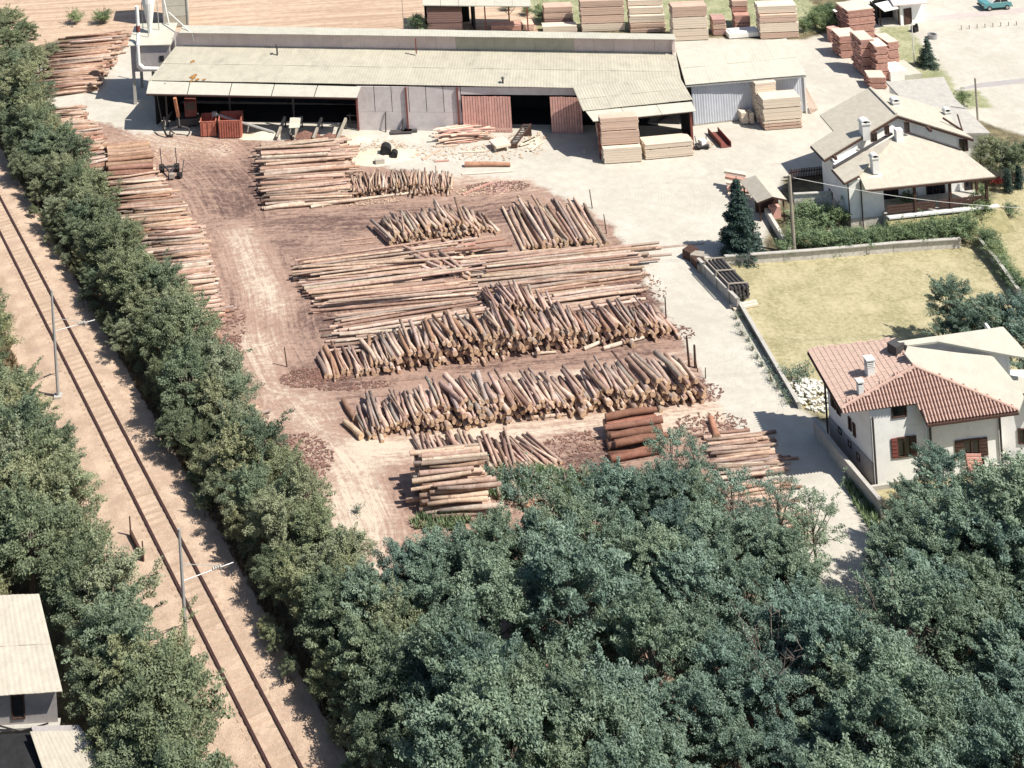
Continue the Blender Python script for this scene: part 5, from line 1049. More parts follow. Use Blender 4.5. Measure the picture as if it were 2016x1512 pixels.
# wheeled log carriage
c = G(333, 345); lc = thing('log_carriage', c, 'two-axled log carriage with upright stakes beside the left stacks', 'trailer')
for x, y in ((-.75, .7), (.75, .7)):
    q = c+Vector((x, y, .38)); 
    for s_ in (-.14, .14): b = MB(); b.tube(q+Vector((s_-.1, 0, 0)), q+Vector((s_+.1, 0, 0)), .38, n=12); wl_ = b.build('wheel', M['rubber'], lc); b = MB(); b.tube(q+Vector((s_-.11, 0, 0)), q+Vector((s_+.11, 0, 0)), .15, n=10); b.build('hub', M['pole_wood'], wl_)
    b = MB(); b.tube(q+Vector((0, .1, .3)), q+Vector((-.05, .1, 1.9)), .05, n=6); b.build('stake', M['darksteel'], lc)
b = MB(); b.bar(c+Vector((-.8, .7, .5)), c+Vector((.8, .7, .5)), .16, .16); b.build('axle', M['darksteel'], lc)
b = MB(); b.bar(c+Vector((-.4, .7, .55)), c+Vector((.35, -.9, .5)), .14, .14); b.bar(c+Vector((.4, .7, .55)), c+Vector((.3, -.9, .5)), .14, .14); b.build('drawbar', M['darksteel'], lc)
b = MB(); b.cube(c+Vector((.35, -.9, .4)), .5, .4, .4); b.build('coupling', M['pole_wood'], lc)
b = MB(); b.tube(c+Vector((1.3, -.1, .2)), c+Vector((1.5, .5, 1.2)), .05, n=6); b.build('prop', M['darksteel'], lc)
b = MB(); b.tube(c+Vector((.9, -.6, .25)), c+Vector((1.25, -.75, .3)), .3, n=12); b.build('spare_wheel', M['rubber'], lc)
# barrels and bits on the sawdust
for px, py, r, h, lb in ((760, 312, .55, .9, 'big black barrel lying in the sawdust heap'), (776, 315, .35, .6, 'small black barrel beside the bigger one in the sawdust')):
    q = up(G(px, py), r+.1); b = MB(); b.tube(q, q+Vector((.15, h, .05)), r, r*.95, 14); b.tube(q-Vector((0, .015, 0)), q-Vector((0, .005, 0)), r*.8, r*.8, 14); tag(b.build('barrel', M['rubber']), lb, 'barrel')
b = MB(); b.cube(up(G(748, 322), .25), .9, .5, .5, .1); tag(b.build('crate', M['pale_roof2']), 'pale box before the black barrels', 'crate')
for k, (px, py, L, a, lb) in enumerate([(790, 262, 2.2, -.03, 'left pallet board by the grey wall'), (806, 259, 1.6, -.05, 'right pallet board by the grey wall')]):
    b = MB(); b.cube(up(G(px, py), .15), L, .7, .12, a); b.cube(up(G(px, py), .06), L*.9, .1, .1, a); tag(b.build('pallet', M['darksteel']), lb, 'pallet')
for px, h, lb in ((760, 1.9, 'dark bar leaning on the grey wall, the taller'), (793, 1.2, 'dark gas bottle standing at the grey wall')):
    q = wx(px)+wn*.4; b = MB(); b.tube(q, q+Vector((.12, .3, h)), .12 if h < 1.5 else .07, .1 if h < 1.5 else .06, 9); tag(b.build('gas_bottle' if h < 1.5 else 'iron_bar', M['darksteel']), lb, 'bottle' if h < 1.5 else 'bar')
# heap of offcut boards before the red door
c0_ = G(915, 282); 
for i in range(70):
    lay = i//14; a = random.gauss(.07, .12); L = random.uniform(2.2, 5.2); q = c0_+Vector((random.uniform(-.8, .8), random.uniform(0, 2.2)+.1*lay, .06+.16*lay+random.uniform(0, .05)))
    b = MB(); b.cube(q, L, random.uniform(.12, .26), .05, a); b.v = [(x, y, z+(x-q.x)*random.choice((-.01, 0, .012))) for x, y, z in b.v]
    tag(b.build('offcut_board', M[random.choice(['lum_pale', 'lum_pale', 'lum_tan', 'lum_red', 'lum_pink'])]), 'loose offcut board in the pale heap before the red door', 'board', 'offcut boards before the red door')
c = G(985, 292); b = MB(); b.cube(up(c, .55), 1.6, 1.6, .2, .3); [b.cube(up(c+Vector((x, y, 0)), .22), .14, .14, .44, .3) for x in (-.6, .6) for y in (-.6, .6)]; tag(b.build('low_table', M['lum_pale']), 'low pale trestle table between board heap and dark doorway', 'table')
t = thing('roller_bench', G(1025, 290), 'brown inclined roller bench beside the dark doorway', 'bench'); p0, p1 = up(G(1012, 292), .5), up(G(1040, 268), 1.2)
b = MB(); [b.bar(p0+Vector((s_, 0, 0)), p1+Vector((s_, 0, 0)), .1, .14) for s_ in (-.35, .35)]; b.build('side_beam', M['brown'], t)
for i in range(8): b = MB(); q = lerp(p0, p1, (i+.5)/8); b.tube(q-Vector((.34, 0, 0)), q+Vector((.34, 0, 0)), .07, n=8); b.build('roller', M['darksteel'], t)
for q in (p0, p1): b = MB(); b.cube(up(q, q.z/2), .7, .1, q.z, 0); b.build('leg', M['brown'], t)
for i in range(16):
    q = up(G(1040+random.uniform(-12, 20), 284+random.uniform(-7, 8)), .05+.05*(i % 4)); b = MB(); b.cube(q, random.uniform(.8, 2.2), .2, .06, random.gauss(.7, .25)); tag(b.build('offcut_board', M['lum_pale']), 'loose pale offcut board beside the roller bench', 'board', 'offcut boards beside the roller bench')
for px, py, L, a, mt, lb in ((870, 318, 1.4, .0, 'lum_red', 'small reddish slab lying on the sawdust'), (960, 341, 4.9, .0, 'lum_pale', 'long pale plank lying before the reddish beam'), (880, 288, 2.2, .02, 'lum_tan', 'thin plank at the edge of the board heap'), (930, 300, 2.6, -.03, 'lum_pale', 'broad pale plank flat on the paving below the board heap'), (850, 305, 2.8, .75, 'lum_tan', 'slanting plank beside the barrels'), (940, 372, 3.6, .55, 'lum_red', 'reddish plank slanting over the bark scraps'), (1150, 300, .5, 1.3, 'lum_pale', 'small pale board leaning in the porch shadow')):
    b = MB(); b.cube(up(G(px, py), .07), L, .22, .07, a); tag(b.build('plank', M[mt]), lb, 'plank')
for i in range(26):
    q = up(G(985+random.uniform(-15, 15), 372+random.uniform(-13, 8)), .05); b = MB(); b.cube(q, random.uniform(.6, 1.8), .07, .05, random.gauss(.3, .5)); tag(b.build('stick', M['lum_pink']), 'thin reddish lath strewn right of the slender logs', 'lath', 'laths right of the slender logs')
# trolley and red trough by the porch
t = thing('hand_trolley', G(1382, 292), 'small cluttered trolley beside the red porch post', 'trolley')
b = MB(); q = G(1382, 292); b.cube(up(q, .35), 1.2, .7, .1, .2); b.build('deck', M['darksteel'], t); b = MB(); b.tube(q+Vector((-.5, 0, .4)), q+Vector((-.6, .1, 1.2)), .04, n=6); b.tube(q+Vector((.5, .3, .4)), q+Vector((.6, .4, 1.)), .04, n=6); b.build('handle', M['darksteel'], t)
for x in (-.4, .4): b = MB(); b.tube(q+Vector((x, -.36, .2)), q+Vector((x, -.3, .2)), .2, n=10); b.build('wheel', M['rubber'], t)
b = MB(); b.cube(up(q, .6)+Vector((.1, .1, 0)), .6, .5, .4, .5); b.build('load', M['white_paint'], t)
a_, b_ = G(1430, 291), G(1404, 262); d = (b_-a_); b = MB(); nn = Vector((d.y, -d.x, 0)).normalized()
b.bar(up(a_, .06), up(b_, .06), 1.0, .08); b.bar(up(a_, .3)+nn*.5, up(b_, .3)+nn*.5, .06, .5); b.bar(up(a_, .3)-nn*.5, up(b_, .3)-nn*.5, .06, .5); tag(b.build('red_trough', M['red_paint']), 'long low red trough on the paving near the porch', 'trough')

# ------------------------------------------------------------------ vegetation
def leaf_mesh(name, clusters, nl, size, seed, mat, droop=.25, aspect=.45, flat=.5):
    "clusters: list of (centre, radii(3), direction) filled with leaf-sized faces"
    g = np.random.default_rng(seed); V = []; col = []
    for cl_ in clusters:
        c, rad, k = cl_[:3]
        n = max(6, int(nl*k)); p = g.normal(size=(n, 3)); p /= np.linalg.norm(p, axis=1)[:, None]; p *= (g.random((n, 1))**.45)
        if len(cl_) > 3:
            d = np.array(cl_[3]); d /= np.linalg.norm(d); s0 = np.cross(d, (0, 0, 1)); s0 /= np.linalg.norm(s0)+1e-6; u0 = np.cross(s0, d)
            ctr = np.array(c)+p[:, :1]*rad[0]*d+p[:, 1:2]*rad[1]*s0+p[:, 2:]*rad[2]*u0; ctr[:, 2] -= .12*(p[:, 0]**2)*rad[0]
        else: ctr = np.array(c)+p*np.array(rad)
        nrm = p*np.array([.7, .7, .5])+g.normal(size=(n, 3))*flat+np.array([0, 0, .55]); nrm /= np.linalg.norm(nrm, axis=1)[:, None]
        t = np.cross(nrm, g.normal(size=(n, 3))); t /= np.linalg.norm(t, axis=1)[:, None]; t[:, 2] -= droop; t /= np.linalg.norm(t, axis=1)[:, None]
        s = np.cross(nrm, t); L = size*g.uniform(.6, 1.35, (n, 1)); w_ = L*aspect
        V.append(np.stack([ctr-t*L*.5, ctr+s*w_*.5, ctr+t*L*.5, ctr-s*w_*.5], 1)); col.append(np.clip(g.random()*.6+g.random(n)*.5, 0, 1))
    V = np.concatenate(V); col = np.concatenate(col); n = len(V)
    me = bpy.data.meshes.new(name); me.vertices.add(n*4); me.vertices.foreach_set('co', V.reshape(-1).astype(np.float32))
    me.loops.add(n*4); me.loops.foreach_set('vertex_index', np.arange(n*4, dtype=np.int32)); me.polygons.add(n)
    me.polygons.foreach_set('loop_start', np.arange(0, n*4, 4, dtype=np.int32)); me.update(calc_edges=True)
    me.attributes.new('leaf', 'FLOAT', 'POINT').data.foreach_set('value', np.repeat(col, 4).astype(np.float32)); me.materials.append(mat); return me
def limb_mesh(name, segs, mat):
    b = MB()
    for p, q, r0, r1 in segs: b.tube(p, q, r0, r1, 6, cap=False)
    me = bpy.data.meshes.new(name); me.from_pydata(b.v, [], b.f); me.materials.append(mat); me.polygons.foreach_set('use_smooth', [True]*len(me.polygons)); return me
def acacia(seed, h=7., wd=2.3, ncl=46, nl=150, size=.26, mat='leaf', top=.62, thin=1.):
    r_ = random.Random(seed); segs = [((0, 0, -.1), (r_.uniform(-.15, .15), r_.uniform(-.15, .15), h*.35), .16, .12)]; cl = []; f = segs[0][1]
    segs.append((f, (f[0]*1.4, f[1]*1.4, h*.8), .12, .04))
    lean = [(r_.uniform(-.8, .8), r_.uniform(-.8, .8), r_.uniform(.75, 1.05)) for _ in range(5)]
    for i in range(ncl):
        a = r_.uniform(0, 6.28); u = r_.random()**.7; ph = r_.uniform(-.25, 1.)       # a shell denser on top
        lob = lean[i % 5]
        rad = wd*(math.cos(ph*1.35) if ph > 0 else .9)*(.55+.5*r_.random())
        z = h*(top+.36*math.sin(ph*1.45)*lob[2])+r_.uniform(-.3, .3)
        x, y = math.cos(a)*rad+lob[0]*.6, math.sin(a)*rad+lob[1]*.6
        s_ = r_.uniform(.42, 1.0); dz = r_.uniform(-.05, .75) if ph > 0 else r_.uniform(-.25, .3)
        cl.append(((x, y, z), (s_*1.05, s_*.52, s_*.27), s_*.95*thin, (math.cos(a)+r_.uniform(-.5, .5), math.sin(a)+r_.uniform(-.5, .5), dz)))
        if i % 3 == 0: segs.append(((f[0], f[1], h*r_.uniform(.3, .55)), (x*.9, y*.9, z-.1), .06, .015))
    # sprays pointing up and out
    for i in range(int(ncl*.55)):
        c = r_.choice(cl)[0]; cl.append(((c[0]*1.12+r_.uniform(-.3, .3), c[1]*1.12+r_.uniform(-.3, .3), c[2]+r_.uniform(.1, .55)), (.42, .16, .12), .2*thin, (c[0]+r_.uniform(-.6, .6), c[1]+r_.uniform(-.6, .6), r_.uniform(.5, 1.6))))
    cl.append(((0, 0, h*.5), (wd*.6, wd*.6, h*.2), 1.2*thin))
    return leaf_mesh('crown', cl, nl, size, seed, M[mat]), limb_mesh('trunk', segs, M['bark'])
PROTO = {}
PROTO['wood'] = [acacia(s, 7.2, 2.1+.12*(s % 3), 84, 330, .15, 'leaf') for s in range(1, 8)]
PROTO['rail'] = [acacia(s, 5.6, 1.8+.1*(s % 3), 70, 320, .14, 'leaf_rail', .54) for s in range(21, 27)]
PROTO['sparse'] = [acacia(s, 6.8, 2.1, 38, 260, .15, 'leaf', .55, .7) for s in range(31, 34)]
PROTO['shrub'] = [acacia(s, 1.9, .8, 30, 190, .13, 'leaf_hedge', .42, .8) for s in range(41, 45)]
PROTO['weed'] = [acacia(s, 1.1, .65, 12, 40, .16, 'leaf', .4, .6) for s in range(51, 53)]
CNT = {}
def tree(kind, loc, h, label, group, name=None, cat='tree', wide=1., rot=None):
    crown, trunk = random.choice(PROTO[kind]); base = {'wood': 7.2, 'rail': 5.6, 'sparse': 6.8, 'shrub': 1.9, 'weed': 1.1}[kind]; s_ = h/base
    t = bpy.data.objects.new(name or {'wood': 'broadleaf_tree', 'rail': 'railside_tree', 'sparse': 'thin_tree', 'shrub': 'hedge_shrub', 'weed': 'low_bush'}[kind], None); COL.objects.link(t); t.empty_display_size = .3
    t.location = (loc[0], loc[1], 0); t.rotation_euler = (0, 0, random.uniform(0, 6.28) if rot is None else rot); t.scale = (s_*wide, s_*wide, s_)
    tag(t, label, cat, group)
    for nm, me in (('crown', crown), ('trunk', trunk)): o_ = bpy.data.objects.new(nm, me); COL.objects.link(o_); o_.parent = t
    CNT[kind] = CNT.get(kind, 0)+1; return t
def inpoly(p, poly): return sdist(np.array([[p[0], p[1]]]), poly)[0] > 0
def scatter(poly, d, n_=4000):
    lo, hi = poly.min(0), poly.max(0); out = []
    for _ in range(n_):
        p = np.array([random.uniform(lo[0], hi[0]), random.uniform(lo[1], hi[1])])
        if inpoly(p, poly) and all(np.hypot(*(p-q)) > d for q in out): out.append(p)
    return out
def top(px, py, h): g = G(px, py, h*.97); return (g.x, g.y)
# the wood in front: given by where the crowns end
H_ = 7.2
edge = [(730, 1110, 5.6), (790, 1050, 6), (850, 1040, 6), (905, 1035, 6.2), (965, 1010, 6.4), (1050, 1010, 6.5), (1110, 980, 6.6), (1150, 955, 6.4), (1205, 905, 6.6), (1262, 905, 6.4), (1315, 905, 6.), (1355, 935, 5.6), (1385, 985, 5.8), (1400, 1040, 5.6), (1455, 1085, 5.6), (1490, 1010, 5.2), (1535, 1030, 5.4), (1560, 1070, 5.2), (1590, 1140, 5.)]
used = []
for px, py, h in edge:
    p = top(px, py+random.uniform(22, 36), h); used.append(np.array(p)); tree('wood', p, h, 'leafy tree on the front edge of the wood facing the log yard', 'trees on the yard edge of the wood')
for px, py, h, lb in [(1320, 850, 5.6, 'thin feathery tree in front of the red-brown log stack'), (1375, 870, 5., 'thin feathery tree over the logs by the road, left one'), (1440, 935, 6.4, 'tall thin tree with a bare stem over the logs by the road'), (1530, 935, 5.2, 'sparse tree leaning over the road, upper one'), (1345, 915, 4.6, 'feathery tree between red-brown stack and the logs by the road'), (1480, 985, 4.6, 'feathery tree over the lower end of the logs by the road'), (1405, 1000, 4.4, 'small feathery tree left of the bare stem'), (1600, 975, 5., 'sparse tree leaning over the road, middle one'), (1580, 1010, 5., 'sparse tree leaning over the road, lower one'), (1660, 1170, 4.2, 'sparse tree at the end of the path, left of it'), (1705, 1215, 4., 'sparse tree standing at the end of the path')]:
    p = top(px, py, h); tree('sparse', p, h, lb, None)
woodp = W([(830, 1300), (1000, 1260), (1180, 1170), (1350, 1190), (1460, 1330), (1640, 1330), (1700, 1420), (1760, 1420), (1760, 1360), (1900, 1180), (2200, 1160), (2330, 1900), (1600, 1960), (1010, 1960), (900, 1700)])
for p in scatter(woodp, 2.15):
    if any(np.hypot(*(p-q)) < 1.5 for q in used): continue
    h = random.choice((random.uniform(4.6, 6.2), random.uniform(6., 8.4))); zx = 'in the left third' if p[0] < 11 else 'in the middle' if p[0] < 23 else 'in the right third'; zy = 'along the lower picture edge' if p[1] < 74 else 'behind its front crowns'
    sz = 'low' if h < 6.1 else 'tall'
    tree('wood', p, h, f'{sz} dense green tree {zx} of the wood, {zy}', f'{sz} trees {zx} of the wood {zy}', wide=random.uniform(.85, 1.2))
for px, py, h, lb in [(1850, 895, 4.6, 'pale green tree before the tiled house, left of the red blind'), (1805, 960, 4.2, 'round green bush-like tree at the foot of the tiled house'), (1955, 935, 4.4, 'pale green tree under the red blind of the tiled house'), (1905, 980, 4.6, 'green tree below the pale kerb of the tiled house'), (2010, 955, 5., 'green tree at the right edge beside the outside stair'), (1760, 1060, 4.6, 'green tree right of the path near the garden wall'), (1790, 1010, 4.4, 'green tree over the lower end of the garden wall'), (1860, 1040, 5.2, 'green tree in the middle of the lower right group'), (1960, 1050, 5.4, 'green tree near the right edge below the stair'), (1830, 1110, 5.4, 'green tree inside the lower right group, nearer'), (1760, 1150, 5., 'green tree where path and wood meet on the right'), (1930, 1130, 5.6, 'large green tree near the lower right edge'), (2010, 1100, 5.6, 'large green tree cut by the right edge')]:
    p = top(px, py, h); used.append(np.array(p)); tree('wood', p, h, lb, None, wide=1.1)
# bare twiggy trees
def bare(px, py, h, lb):
    p0 = G(px, py); t = thing('bare_tree', p0, lb, 'tree'); r_ = random.Random(px); b = MB(); b.tube(p0, p0+Vector((0, 0, h*.3)), .09, .07, 6); b.build('trunk', M['twig'], t); b = MB()
    for i in range(34):
        s_ = p0+Vector((0, 0, h*r_.uniform(.2, .6))); a = r_.uniform(0, 6.28); l = h*r_.uniform(.3, .55); e = s_+Vector((math.cos(a)*l*.55, math.sin(a)*l*.55, l*r_.uniform(.6, 1.))); b.tube(s_, e, .03, .01, 4, cap=False)
        for _ in range(4): m_ = lerp(s_, e, r_.uniform(.4, 1)); a2 = r_.uniform(0, 6.28); b.tube(m_, m_+Vector((math.cos(a2)*.5, math.sin(a2)*.5, r_.uniform(.1, .6))), .014, .005, 3, cap=False)
    b.build('twigs', M['twig'], t)
bare(1530, 1500, 7.4, 'leafless pale twiggy tree among the foreground wood, left one'); bare(1775, 1440, 7.2, 'leafless brownish twiggy tree among the foreground wood, right one'); bare(1444, 1082, 4.4, 'slender bare sapling standing before the logs by the road')
# strip between railway and yard
s = -78.
while s < 72:
    for off, hh in ((3.3, 1.4), (4.3, 3.2), (5.7, 4.8), (7.3, 5.0)):
        if off > 7 and not (-28 < s < 66): continue
        if off > 5 and s < -32: continue
        if s < -32: off += 1.; hh *= .8
        q = rp(s+random.uniform(-.9, .9), off+random.uniform(-.7, .7)); y_img = q.y
        if random.random() < .07: continue
        if off > 7 and 22 < s < 26: pass
        row = 'low shrubby tree at the ballast edge' if off < 3.9 else 'bushy tree in the middle of the railside strip' if off < 5.2 else 'bushy tree on the yard side of the railside strip'
        sec = 'beyond the farther mast' if s < 12 else 'between the two masts' if s < 44 else 'by the nearer mast'
        if s < -20: sec = 'opposite the sawmill end'
        tree('rail', q, hh*random.uniform(.7, 1.2), row+' '+sec, row.replace('tree', 'trees', 1)+', '+sec, wide=random.uniform(.9, 1.15))
    s += 2.0
for px, py, h in ((15, 15, 4.5), (45, 45, 4.), (12, 60, 4.5), (52, 85, 4.), (18, 105, 4.5), (74, 100, 3.4), (40, 135, 4.2), (-10, 30, 4.5), (5, 150, 4.5), (-15, 100, 4.5), (48, 165, 4.), (90, 160, 2.6), (100, 85, 2.)):
    tree('rail', top(px, py, h), h, 'bushy tree at the far upper end of the railside strip', 'trees at the far end of the railside strip', wide=1.2)
for px, py, h in ((600, 1110, 4.6), (650, 1150, 5.), (720, 1230, 5.6), (780, 1300, 6), (430, 770, 3.6), (455, 810, 3.8)):
    tree('rail', top(px, py, h), h, 'bushy tree where the railside strip bulges into the yard', 'trees bulging from the strip into the yard', wide=1.1)
# left of the railway
leftp = np.array([tuple(rp(x, o)[:2]) for x, o in ((-3, -5.6), (8, -5.7), (18, -6.0), (24, -6.2), (26, -5.6), (36, -5.3), (52, -4.9), (70, -4.9), (70, -19), (36, -19), (-3, -14))])
hx = np.array([r0[:2], r1[:2], r2[:2], r3[:2]]); lx2 = W([(-100, 1380), (215, 1400), (320, 1560), (350, 1950), (-200, 1950)])
lx = W([(50, 1440), (240, 1440), (270, 1580), (40, 1580)])
for p in scatter(leftp, 1.95, 2500):
    dh = sdist(p[None], hx)[0]
    if dh > -1.6 or sdist(p[None], lx)[0] > -.6: continue
    if inpoly(p, lx2): continue
    zl = 'beyond the farther mast' if p[1] > 112 else 'between the masts' if p[1] > 92 else 'beside the grey-roofed house'
    if p[0] < r1.x+1. and p[1] < r1.y+.3 and p[1] > r1.y-3.5: continue
    tree('rail', p, random.uniform(5., 7.) if dh < -2.6 else 4.5, 'bushy tree left of the railway '+zl, 'trees left of the railway '+zl, wide=random.uniform(.95, 1.15))
for px, py, h in ((150, 1150, 4.6), (205, 1210, 4.6), (190, 1290, 4.4), (255, 1270, 4.8), (250, 1330, 4.2), (225, 1375, 4.4), (265, 1405, 4.5), (310, 1445, 4.5), (270, 1465, 4.5), (250, 1505, 4.5), (320, 1515, 4.6)):
    tree('rail', top(px, py, h), h, 'bushy tree between the grey-roofed house and the railway', 'trees between grey-roofed house and railway', wide=1.15)
# weeds
def weeds(pts, h, lb, group, kind='weed', name=None, cat='bush', wide=1.):
    for px, py in pts:
        g = G(px+random.uniform(-4, 4), py+random.uniform(-3, 3)); tree(kind, g, h*random.uniform(.75, 1.2), lb, group, name, cat, wide)
weeds([(1050+i*16, 945+(i % 3)*14) for i in range(8)]+[(965+i*14, 940+(i % 2)*12) for i in range(6)]+[(1000+i*17, 975+(i % 3)*12) for i in range(6)], 1.0, 'low green bush on the grassy bank before the wood', 'low bushes on the bank')
weeds([(1447+i*9.4, 628+i*15.2) for i in range(12)], .5, 'low weed tuft along the foot of the roadside wall', 'weeds along the roadside wall', name='weed_tuft')
weeds([(1545, 735), (1560, 745), (1575, 738), (1590, 745), (1570, 755)], .8, 'green weed clump beside the stone rubble', 'weeds beside the rubble', name='weed_tuft')
weeds([(200, 48), (208, 44), (148, 46)], 1.6, 'small bush in the field edge at the top left', 'bushes at the field edge', 'shrub', 'field_bush')
weeds([(820, 60), (826, 58)], 1.8, 'dark round bush left of the open shelter', 'bushes left of the shelter', 'shrub', 'field_bush')
weeds([(720, 1120), (738, 1092), (705, 1010), (480, 770)], .7, 'small weed tuft on the yard edge near the trees', 'weeds at the yard edge', name='weed_tuft')
weeds([(1000, 20), (1035, 30), (1060, 25), (1070, 38)], 1.1, 'scrubby bush between shelter and timber stacks', 'scrub beside the shelter', 'shrub', 'field_bush')
weeds([(1590+i*13, 62-(i % 3)*8) for i in range(6)]+[(1600+i*12, 45-(i % 2)*6) for i in range(5)], 1.6, 'green bush at the meadow edge beside the lean-tos', 'bushes at the meadow edge', 'shrub', 'field_bush')
# garden hedge along the retaining wall
for i in range(19):
    px = 1606+i*16.5; py = 494-i*1.55
    tree('shrub', G(px, py), random.uniform(1.2, 1.7)*(1.35 if i > 15 else 1), 'leafy hedge shrub in the row above the retaining wall', 'hedge shrubs above the retaining wall', wide=1.25, cat='shrub')
for i in range(0, 16, 2):
    px = 1615+i*19; py = 470-i*1.5
    tree('shrub', G(px, py), random.uniform(.5, .75), 'low light green shrub in the inner hedge row', 'low shrubs of the inner hedge row', wide=1.7, cat='shrub')
for px, py, h, lb in ((1595, 440, 2., 'dark bush at the foot of the grey stone wall'), (1612, 446, 1.6, 'smaller dark bush before the grey stone wall'), (1650, 446, 1.8, 'dark bush under the villa corner'), (1930, 432, 2., 'dark spreading bush at the right porch corner'), (1915, 436, 1.6, 'small dark bush beside the spreading one'), (1575, 472, 1.6, 'rounded bush right of the pale pole'), (1562, 486, 1.5, 'dark bush at the foot of the pale pole'), (1542, 500, 1.2, 'reddish green bush at the garden gate'), (1788, 425, 1.8, 'small leafy tree before the porch railing'), (1935, 385, .9, 'tiny bush beside the porch corner'), (1988, 425, 1., 'dark round bush on the right lawn'), (1690, 430, 1.4, 'bush at the front corner of the villa')):
    tree('shrub', G(px, py), h, lb, None, 'garden_bush', 'bush', 1.2)
b = MB()
for px, py in ((1705, 428), (1775, 425), (1960, 365), (1968, 364), (1976, 364)):
    for _ in range(16): q = G(px, py)+Vector((random.uniform(-.5, .5), random.uniform(-.3, .3), random.uniform(.2, .6))); b.cube(q, .12, .12, .08, random.random())
tag(b.build('red_flowers', M['flower']), 'red flowers in beds beside the villa', 'flowers', None, 'stuff')
for i, (px, py) in enumerate([(1935+i*6, 485+i*8.6) for i in range(12)]): tree('shrub', G(px+5, py-4), random.uniform(.9, 1.4), 'creeper clump on the garden wall at the lawn end', 'creepers on the lawn-end wall', 'creeper_clump', 'creeper', 1.2)
# trees at the right edge of the lawn and around
for px, py, h, w_, lb in ((1868, 560, 5.0, 1.05, 'broad leafy tree standing on the lawn by the pale roof'), (1905, 615, 4.4, 1.1, 'leafy tree right beside the broad lawn tree'), (1950, 600, 4.6, 1.1, 'dark tree second from right behind the pale roof'), (2000, 590, 5., 1.1, 'dark tree at the right edge behind the pale roof'), (2030, 650, 5.5, 1.1, 'dark tree cut by the right edge above the pale roof'), (1860, 640, 3., 1.2, 'low leafy tree under the broad lawn tree')):
    tree('wood', top(px, py, h), h, lb, None, wide=w_)
for px, py, h, lb in ((1955, 265, 3.9, 'big feathery grey-green garden shrub right of the villa'), (1990, 285, 3.6, 'feathery grey-green shrub at the right edge behind the rockery'), (1930, 290, 3.2, 'feathery shrub touching the villa roof end'), (2020, 275, 3.6, 'feathery shrub cut by the right picture edge')): tree('rail', top(px, py, h), h, lb, None, 'garden_tree', 'tree', 1.05)
tree('shrub', G(1895, 205), 1.2, 'low bush inside the small fenced grass plot', None, 'garden_bush', 'bush', 1.4)
# conifers
def conifer(loc, h, rad, seed, label, name, tiers, mat='leaf_dark', size=.2, nl=60, taper=1., droop=.5):
    r_ = random.Random(seed); cl = []; segs = [((0, 0, 0), (0, 0, h), .12*rad, .02)]
    for i in range(tiers):
        q = i/tiers; z = h*(.06+.92*q); R_ = rad*(1-q)**taper+.05; nb = max(4, int(6+R_*5))
        for j in range(nb):
            a = r_.uniform(0, 6.28); rr = R_*r_.uniform(.6, 1.12)
            for k in range(3):
                f = (k+.6)/3; cl.append(((math.cos(a)*rr*f, math.sin(a)*rr*f, z-droop*rr*f*f*.5), (.20+.12*R_, .20+.12*R_, .10), .35+.25*R_))
            segs.append(((0, 0, z), (math.cos(a)*rr, math.sin(a)*rr, z-droop*rr*.5), .02, .008))
    t = thing(name, loc, label, 'tree'); 
    for nm, me in (('crown', leaf_mesh('crown', cl, nl, size, seed, M[mat], .4, .35, .5)), ('trunk', limb_mesh('trunk', segs, M['bark']))): o_ = bpy.data.objects.new(nm, me); COL.objects.link(o_); o_.parent = t
conifer(G(1459, 500), 6.6, 1.95, 5, 'tall dark spruce with drooping branches beside the road', 'spruce_tree', 22, size=.24, nl=70, taper=.85)
conifer(G(1827, 131), 3.2, 1.25, 6, 'dark conical conifer on the grass strip at the top right', 'conifer', 12, size=.18, nl=50)
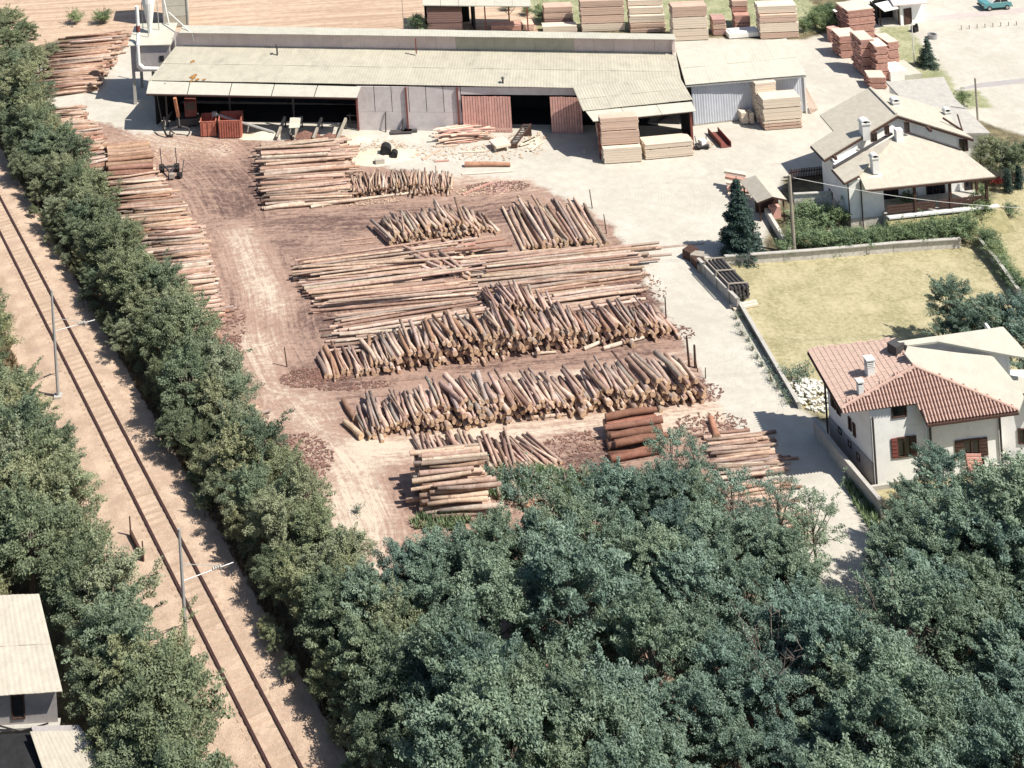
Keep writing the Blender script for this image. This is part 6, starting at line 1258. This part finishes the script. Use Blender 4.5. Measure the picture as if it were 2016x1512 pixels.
for px, py, h, lb in ((1985, 379, 2.2, 'left of two slim dark cypresses on the right lawn'), (2006, 371, 2.1, 'right of two slim dark cypresses on the right lawn')): conifer(G(px, py), h, .38, px, lb, 'cypress', 12, size=.14, nl=40, taper=.45, droop=-.6)
# ragged grass and scrub along the ballast edges
def tufts(name, pts, h, mat, lb):
    n = len(pts); g = np.random.default_rng(3); V = []; c = []
    for p in pts:
        for _ in range(4): a = g.uniform(0, 6.28); l = h*g.uniform(.5, 1.3); d = np.array([math.cos(a), math.sin(a), 0]); w_ = np.array([-d[1], d[0], 0])*.05; b0 = np.array(p); V += [b0-w_, b0+w_, b0+d*l*.6+np.array([0, 0, l])]; c.append(g.random())
    me = bpy.data.meshes.new(name); me.from_pydata([tuple(v) for v in V], [], [(3*i, 3*i+1, 3*i+2) for i in range(len(V)//3)]); me.attributes.new('leaf', 'FLOAT', 'POINT').data.foreach_set('value', np.repeat(c, 3).astype(np.float32)); me.materials.append(mat)
    o_ = bpy.data.objects.new(name, me); COL.objects.link(o_); tag(o_, lb, 'grass', None, 'stuff')
M['drygrass'] = leaf_mat('dry_grass', (.13, .075, .05), (.28, .20, .11), (.2, .1, .06), .2)
pts = []
for _ in range(5200):
    s_ = random.uniform(-35, 58); o_ = random.choice((-1, 1))
    q = rp(s_, 3.3+abs(random.gauss(0, .5)) if o_ > 0 else -4.0-abs(random.gauss(0, .6))); pts.append((q.x, q.y, .02))
tufts('dry_grass', pts, .35, M['drygrass'], 'dry brownish grass along both edges of the ballast')
pts = []
for px, py, rx, ry, n_ in ((1040, 955, 3.2, 1.6, 900), (1150, 960, 2., 1.5, 300), (1430, 1030, 3., 3., 500), (1700, 1000, .5, 3, 200), (870, 1030, 2, .8, 200), (1500, 700, .5, 3., 0)):
    c = G(px, py)
    for _ in range(n_): a = random.uniform(0, 6.28); rr = math.sqrt(random.random()); pts.append((c.x+math.cos(a)*rx*rr, c.y+math.sin(a)*ry*rr, .02))
tufts('green_grass', pts, .4, M['leaf_hedge'], 'rough green grass on the bank before the wood and by the road')
print('TREES', CNT)
